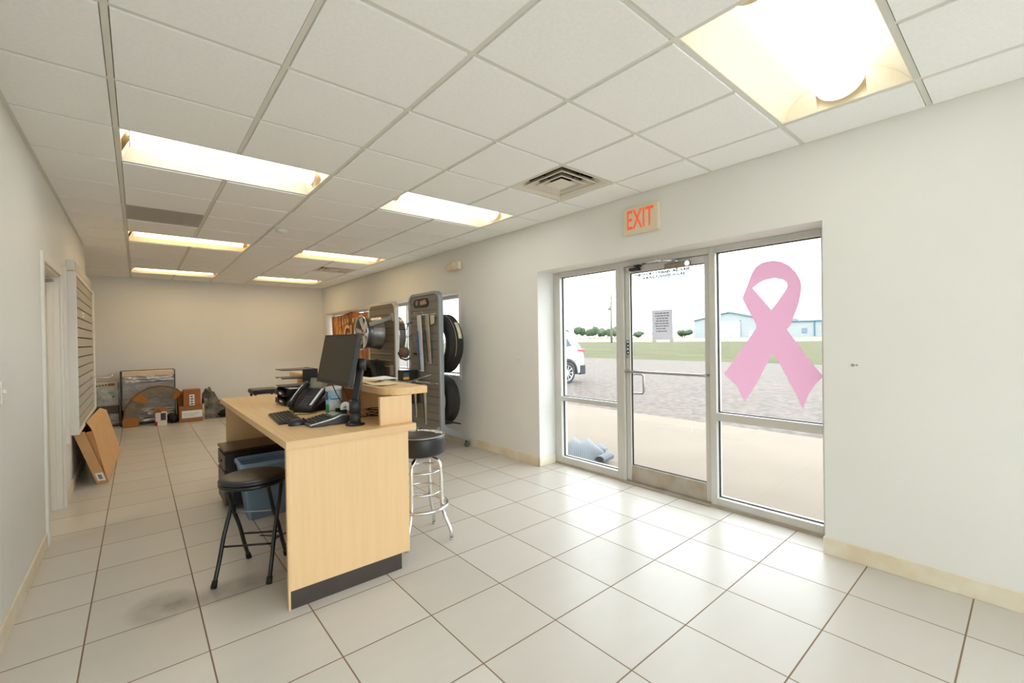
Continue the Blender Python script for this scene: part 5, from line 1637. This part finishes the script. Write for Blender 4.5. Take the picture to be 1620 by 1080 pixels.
for k in range(8):
    y = 2.272 - rnd.uniform(0, 0.02)
    z = 1.628 - k * 0.0235
    while y > 2.135 + rnd.uniform(-0.01, 0.03):
        wd = rnd.uniform(0.012, 0.032)
        m.box(XP - 0.0006, XP, max(2.12, y - wd), y, z - 0.0045, z + 0.0045)
        y -= wd + 0.006
m.build('printed_lines', mat('notice_print', (124, 122, 130), 0.7), t)
m = MB()
for y in (2.105, 2.28):
    m.box(XP - 0.0004, XP + 0.0004, y - 0.02, y + 0.02, 1.365, 1.395)
m.build('tape', PAPER, t)

# ------------------------------------------------------------------ outdoors
CONC = mat('concrete_apron', (122, 108, 93), 0.85, noise=(0.9, 0.1), bump=(60, 0.2, 0.004))
LOT = mat('gravel_asphalt', (106, 95, 87), 0.95, noise=(9, 0.28), bump=(45, 0.4, 0.01), rgb2=(78, 69, 62))
GRASS = mat('mown_grass', (58, 66, 20), 0.95, noise=(0.5, 0.3), rgb2=(82, 72, 32), bump=(30, 0.8, 0.05), stretch=(1, 0.35, 1))
ROAD = mat('pale_road', (146, 142, 137), 0.9)
FIELD = mat('dry_field', (128, 106, 76), 0.95, noise=(0.02, 0.2), rgb2=(100, 108, 64), stretch=(1, 0.2, 1))
o = struct(MB().box(3.80, 7.15, -14, 26, -0.12, -0.02).build('ground_apron', CONC), 'concrete apron outside the entrance')
struct(MB().prism([(7.15, -0.12), (25, -0.12), (25, -0.06), (7.15, -0.045)], 'y', -90, 150).build('ground_parking', LOT), 'worn parking lot')
struct(MB().box(-40, 3.80, -60, YF - 0.2, -0.12, -0.05).build('ground_bounce', mat('pale_bounce_ground', (222, 216, 208), 0.9)), 'unseen ground outside the added front window, kept pale to bounce daylight inside')  # out of view, pale so daylight bounces up to the ceiling
struct(MB().prism([(25, -0.12), (75.0, -0.12), (75.0, 0.41), (45, 0.08), (25, -0.055)], 'y', -90, 220).build('lawn', GRASS), 'mown grass verge beyond the parking lot')
struct(MB().prism([(75.0, -0.12), (86, -0.12), (86, 0.86), (75.0, 0.41)], 'y', -90, 260).build('road', ROAD), 'pale road beyond the grass')
struct(MB().prism([(86, -0.12), (900, -0.12), (900, 0.95), (86, 0.86)], 'y', -400, 1200).build('field', FIELD), 'dry field beyond the road')

# folded rubber mat behind the left pane
t = thing('rubber_mat', 'grey perforated rubber mat lying folded outside behind the left pane', 'door mat', (4.4, 3.7, -0.02))
def mat_material():
    m = bpy.data.materials.new('perforated_rubber')
    m.use_nodes = True
    nt = m.node_tree
    b = nt.nodes['Principled BSDF']
    tc = nt.nodes.new('ShaderNodeTexCoord')
    br = nt.nodes.new('ShaderNodeTexBrick')
    br.inputs['Scale'].default_value = 1.0
    br.offset = 0.0
    br.inputs['Color1'].default_value = lin((38, 40, 45)); br.inputs['Color2'].default_value = lin((40, 43, 48)); br.inputs['Mortar'].default_value = lin((98, 102, 108))
    br.inputs['Mortar Size'].default_value = 0.008; br.inputs['Brick Width'].default_value = 0.035; br.inputs['Row Height'].default_value = 0.03
    nt.links.new(tc.outputs['UV'], br.inputs['Vector'])
    nt.links.new(br.outputs['Color'], b.inputs['Base Color'])
    b.inputs['Roughness'].default_value = 0.6
    return m
MATM = mat_material()
def mat_sheet(fn, nu, nv, su, sv, name):
    m = MB(); m.sheet(fn, nu, nv)
    o = m.build(name, MATM, t, solid=0.008)
    me = o.data
    uv = me.uv_layers.new(name='UVMap')
    n = nv + 1
    for lp in me.loops:
        vi = lp.vertex_index
        uv.data[lp.index].uv = (vi // n / nu * su, vi % n / nv * sv)
    return o
FRONT = [(4.061, 3.811, 0.0), (3.931, 3.567, 0.0), (3.899, 3.317, 0.0), (3.978, 3.225, 0.0), (4.071, 3.209, 0.0)]
BACK = [(4.10, 3.83, 0.06), (4.413, 3.955, 0.09), (4.376, 3.813, 0.07), (4.573, 3.852, 0.10), (4.343, 3.537, 0.08), (4.25, 3.36, 0.05), (4.10, 3.20, 0.02)]
def along(pts, u):
    k = min(int(u * (len(pts) - 1)), len(pts) - 2)
    return Vector(pts[k]).lerp(Vector(pts[k + 1]), u * (len(pts) - 1) - k)
def upper(u, v):
    p = along(FRONT, u).lerp(along(BACK, u), v)
    return (p.x, p.y, p.z - 0.012 + 0.075 * math.sin(PI * v) * (0.6 + 0.4 * math.sin(PI * u)) + 0.012 * math.sin(9 * u) * v)
mat_sheet(upper, 36, 18, 0.95, 0.75, 'upper_fold')
def flap(u, v):
    p = Vector((4.20, 3.62, -0.005)).lerp(Vector((4.34, 3.40, -0.005)), u).lerp(Vector((4.52, 3.60, 0.05)).lerp(Vector((4.42, 3.42, 0.03)), u), v)
    return (p.x, p.y, p.z + 0.02 * math.sin(PI * v))
mat_sheet(flap, 8, 8, 0.25, 0.3, 'corner_flap')
def roll(u, v):
    p = Vector((3.93, 3.16, 0)).lerp(Vector((4.17, 3.20, 0)), u)
    a = -0.6 + 4.4 * v
    return (p.x + 0.05 * math.cos(a) * 0.4, p.y - 0.045 * math.cos(a), 0.038 + 0.04 * math.sin(a))
mat_sheet(roll, 10, 14, 0.25, 0.25, 'rolled_edge')

# white SUV, nose towards the building (built along y, then turned)
t = thing('white_suv', 'white SUV parked on the lot, only its rear corner showing at the left pane', 'car', (10.44, 9.8, -0.05))
GZ = -0.055
CARW = mat('white_car_paint', (236, 238, 242), 0.2, coat=0.6)
CGLASS = mat('car_dark_glass', (46, 52, 60), 0.08)
CLAD = mat('black_cladding', (48, 50, 54), 0.6)
y0c = 9.0
def YZ(pts): return [(y0c + a, GZ + b) for a, b in pts]
wr_, wf_ = 0.80, 3.52
def arch(c, r=0.40):
    return [(c + r * math.cos(math.radians(a)), 0.35 + r * math.sin(math.radians(a))) for a in range(180, -1, -15)]
low = [(0.02, 0.42), (0.16, 0.28)] + [p for p in arch(wr_) if p[1] > 0.27] + [p for p in arch(wf_) if p[1] > 0.27] + [(4.45, 0.28), (4.62, 0.40), (4.66, 0.72), (4.55, 0.98), (3.55, 1.10), (2.9, 1.12), (1.0, 1.14), (0.22, 1.14), (0.08, 1.06), (0.0, 0.85)]
MB().prism(YZ(low), 'x', 10.44, 12.28).build('body', CARW, t, bevel=0.05, seg=3)
# greenhouse with inward lean
def gh(pts, inset0, inset1, zsplit=1.13):
    vl, vr = [], []
    for a, b in pts:
        k = max(0, (b - 1.12) / 0.56)
        ins = inset0 + (inset1 - inset0) * k
        vl.append((10.44 + ins, y0c + a, GZ + b)); vr.append((12.28 - ins, y0c + a, GZ + b))
    return vl, vr
cab = [(0.12, 1.12), (0.40, 1.58), (0.62, 1.655), (1.4, 1.68), (2.2, 1.65), (2.75, 1.52), (3.5, 1.10)]
vl, vr = gh(cab, 0.01, 0.21)
n = len(cab)
m = MB(); m._add(vl + vr, [tuple(range(n)), tuple(range(n, 2 * n))[::-1]] + [(i, n + i, n + (i + 1) % n, (i + 1) % n) for i in range(n)])
m.build('cabin', CARW, t, bevel=0.03)
def side_win(pts, name):
    m = MB()
    for s in (0, 1):
        v = []
        for a, b in pts:
            k = (b - 1.12) / 0.56
            ins = 0.01 + 0.20 * k - 0.004
            v.append((10.44 + ins if s == 0 else 12.28 - ins, y0c + a, GZ + b))
        m.poly(v)
    m.build(name, CGLASS, t)
side_win([(0.55, 1.20), (1.05, 1.17), (1.05, 1.55), (0.72, 1.52)], 'side_window')
side_win([(1.12, 1.17), (2.05, 1.16), (2.05, 1.56), (1.12, 1.57)], 'side_window')
side_win([(2.12, 1.16), (3.2, 1.15), (2.65, 1.46), (2.12, 1.55)], 'side_window')
m = MB()
m._add([(10.70, y0c + 0.165, GZ + 1.20), (12.02, y0c + 0.165, GZ + 1.20), (11.9, y0c + 0.365, GZ + 1.53), (10.82, y0c + 0.365, GZ + 1.53)], [(0, 1, 2, 3)])
m.xf(Matrix.Translation((0, -0.012, 0.008))).build('rear_window', CGLASS, t)
m = MB(); m.hexa([(10.66, y0c + 0.22, GZ + 1.60), (12.06, y0c + 0.22, GZ + 1.60), (12.0, y0c + 0.62, GZ + 1.64), (10.72, y0c + 0.62, GZ + 1.64), (10.66, y0c + 0.24, GZ + 1.63), (12.06, y0c + 0.24, GZ + 1.63), (12.0, y0c + 0.62, GZ + 1.68), (10.72, y0c + 0.62, GZ + 1.68)])
m.build('spoiler', CARW, t, bevel=0.01)
TL = mat('tail_lamp', (176, 86, 92), 0.2)
for xa, xb in ((10.425, 10.72), (12.0, 12.295)):
    MB().hexa([(xa, y0c - 0.012, GZ + 0.98), (xb, y0c - 0.012, GZ + 0.98), (xb, y0c + 0.34, GZ + 1.02), (xa, y0c + 0.34, GZ + 1.03), (xa, y0c - 0.004, GZ + 1.10), (xb, y0c - 0.004, GZ + 1.10), (xb, y0c + 0.36, GZ + 1.10), (xa, y0c + 0.36, GZ + 1.09)]).build('tail_light', TL, t, bevel=0.01)
m = MB()
for s, x in ((1, 10.425), (-1, 12.295)):
    for c in (wr_, wf_):
        o_ = [(y0c + c + 0.46 * math.cos(math.radians(a)), GZ + 0.35 + 0.46 * math.sin(math.radians(a))) for a in range(-8, 189, 14)]
        i_ = [(y0c + c + 0.395 * math.cos(math.radians(a)), GZ + 0.35 + 0.395 * math.sin(math.radians(a))) for a in range(-8, 189, 14)]
        k = len(o_)
        v = [(x, p[0], p[1]) for p in o_] + [(x, p[0], p[1]) for p in i_] + [(x + s * 0.05, p[0], p[1]) for p in o_] + [(x + s * 0.05, p[0], p[1]) for p in i_]
        f = []
        for q in range(k - 1):
            f += [(q, q + 1, k + q + 1, k + q), (2 * k + q, 3 * k + q, 3 * k + q + 1, 2 * k + q + 1), (q, 2 * k + q, 2 * k + q + 1, q + 1), (k + q, k + q + 1, 3 * k + q + 1, 3 * k + q)]
        m._add(v, f)
m.build('arch_cladding', CLAD, t)
MB().box(10.425, 12.295, y0c - 0.03, y0c + 0.24, GZ + 0.27, GZ + 0.58).build('rear_bumper', CLAD, t, bevel=0.03)
MB().box(11.0, 11.7, y0c - 0.03, y0c + 0.0, GZ + 0.72, GZ + 0.86).build('number_plate', PAPER, t)
for s, x in ((-1, 10.44), (1, 12.28)):
    for c in (wr_, wf_):
        cc = (x - s * 0.10, y0c + c, GZ + 0.35)
        wt = MB().lathe(cc, (s, 0, 0), [(0.24, -0.10), (0.335, -0.10), (0.35, -0.08), (0.35, 0.085), (0.33, 0.105), (0.24, 0.10)], 40, closed=True).build('tire', RUBBER, t)
        MB().lathe(cc, (s, 0, 0), [(0.001, 0.02), (0.2, 0.02), (0.238, 0.085), (0.25, 0.098), (0.25, 0.06), (0.22, -0.05), (0.001, -0.05)], 36).build('wheel_dish', CLAD, wt)
        m = MB()
        for k in range(10):
            a = 2 * PI * k / 10
            d_, tg = Vector((0, math.cos(a), math.sin(a))), Vector((0, -math.sin(a), math.cos(a)))
            b_ = Vector(cc) + Vector((s * 0.085, 0, 0))
            wv = 0.018 if k % 2 else 0.03
            m.obox(b_ + d_ * 0.13, (s, 0, 0), tg, d_, 0.02, wv, 0.2)
        m.lathe(cc, (s, 0, 0), [(0.001, 0.10), (0.04, 0.10), (0.04, 0.07), (0.001, 0.07)], 20)
        m.lathe(cc, (s, 0, 0), [(0.228, 0.08), (0.246, 0.105), (0.25, 0.10), (0.236, 0.075)], 36, closed=True)
        m.build('spokes', mat('car_wheel_silver', (214, 214, 216), 0.3, 0.4), wt)

t.location = (10.43, 9.60, -0.05); t.rotation_euler = (0, 0, math.radians(88))

# steel building across the road
bx = 120.0
BW = mat('pale_blue_siding', (142, 146, 148), 0.7, noise=(0.4, 0.03))
BT = mat('blue_building_trim', (58, 96, 118), 0.6)
t = thing('steel_building', 'pale steel building with blue trim and a roller door across the road', 'building', (bx, 45, 0.9))
zb = 0.7
MB().prism([(45.3, zb), (62.0, zb), (62.0, 5.6), (52.4, 7.45), (45.3, 5.75)], 'x', bx, bx + 30).build('gable_hall', BW, t)
MB().box(bx + 0.5, bx + 30, 22, 45.3, zb, 4.5).build('side_wing', BW, t)
m = MB()
m.prism([(45.2, 5.70), (52.4, 7.42), (62.1, 5.55), (62.1, 5.8), (52.4, 7.68), (45.2, 5.95)], 'x', bx - 0.4, bx + 30)
m.box(bx + 0.2, bx + 30, 22, 45.2, 4.4, 4.7)
m.box(bx - 0.15, bx, 45.3, 45.5, 2.9, 5.7); m.box(bx - 0.15, bx, 42.6, 45.5, 2.85, 3.05); m.box(bx + 0.3, bx + 0.5, 33.0, 33.2, zb, 4.4)
m.build('blue_trim', BT, t)
MB().box(bx - 0.12, bx, 49.6, 54.9, zb, 5.15).build('roller_door', mat('roller_door_white', (166, 172, 176), 0.7), t)
m = MB(); m.box(bx - 0.2, bx - 0.12, 49.4, 49.6, zb, 5.3); m.box(bx - 0.2, bx - 0.12, 54.9, 55.1, zb, 5.3); m.box(bx - 0.2, bx - 0.12, 49.4, 55.1, 5.15, 5.3); m.box(bx - 0.2, bx - 0.12, 51.8, 52.2, zb, 1.9)
m.build('door_trim', mat('grey_trim', (150, 158, 166), 0.6), t)
MB().box(bx - 0.1, bx, 46.3, 47.4, zb, 2.6).build('entry_door', mat('entry_door_white', (172, 178, 182), 0.6), t)
MB().box(bx + 0.4, bx + 0.5, 34.6, 35.7, 1.7, 2.9).build('window_pane', mat('dark_far_window', (96, 110, 124), 0.2), t)

# utility pole
t = thing('utility_pole', 'tall wooden utility pole with crossarms beyond the grass verge', 'utility pole', (70, 52.85, 0.3))
WOOD = mat('weathered_pole', (128, 122, 112), 0.9)
MB().cyl((70, 52.85, 0.3), (70, 52.85, 9.7), 0.24, 0.18, 10).build('pole', WOOD, t)
for z in (9.0, 7.9):
    MB().box(69.9, 70.1, 51.8, 53.9, z, z + 0.12).build('crossarm', WOOD, t)
MB().cyl((69.7, 53.1, 6.6), (69.7, 53.1, 7.3), 0.24, seg=14).build('transformer', mat('transformer_grey', (120, 124, 128), 0.5), t)

# far treeline
LEAF = [mat('far_foliage_dark', (70, 86, 62), 0.95, noise=(0.8, 0.3)), mat('far_foliage_pale', (92, 104, 80), 0.95, noise=(0.8, 0.3))]
BARK = mat('far_bark', (110, 98, 84), 0.95)
rnd = random.Random(23)
protos = []
spots = [(150, 139, 3.4), (150, 135.5, 3.8), (151, 131.5, 4.3), (149, 128, 3.7), (152, 124, 4.4), (150, 120.8, 4.6), (153, 117.5, 3.2), (156, 113, 2.2), (158, 106, 2.3), (156, 101, 2.6), (158, 97.5, 2.4), (157, 93, 2.2), (156, 84.5, 2.3), (158, 81, 2.8), (156, 78, 2.5), (158, 73, 2.1)]
for k, (x, y, hgt) in enumerate(spots):
    hgt *= 1.4
    label = 'small far tree in the dense clump at the left of the horizon' if k < 7 else 'low far tree in the thin treeline behind the taped notice'
    grp = 'dense clump of far trees' if k < 7 else 'thin far treeline'
    x += 13 * (k % 2)
    t = thing('tree', label, 'tree', (x, y, 0.85), grp)
    m = MB()
    for q in range(5):
        m.blob((x + rnd.uniform(-0.8, 0.8), y + rnd.uniform(-1.5, 1.5), 0.85 + hgt * rnd.uniform(0.42, 0.66)), 1.6, rnd.uniform(1.2, 1.6), hgt * rnd.uniform(0.24, 0.34), 0.22, 2, k * 7 + q)
    m.build('crown', LEAF[k % 2], t)
    MB().cyl((x, y, 0.85), (x, y, 0.85 + hgt * 0.5), 0.14, seg=8).build('trunk', BARK, t)
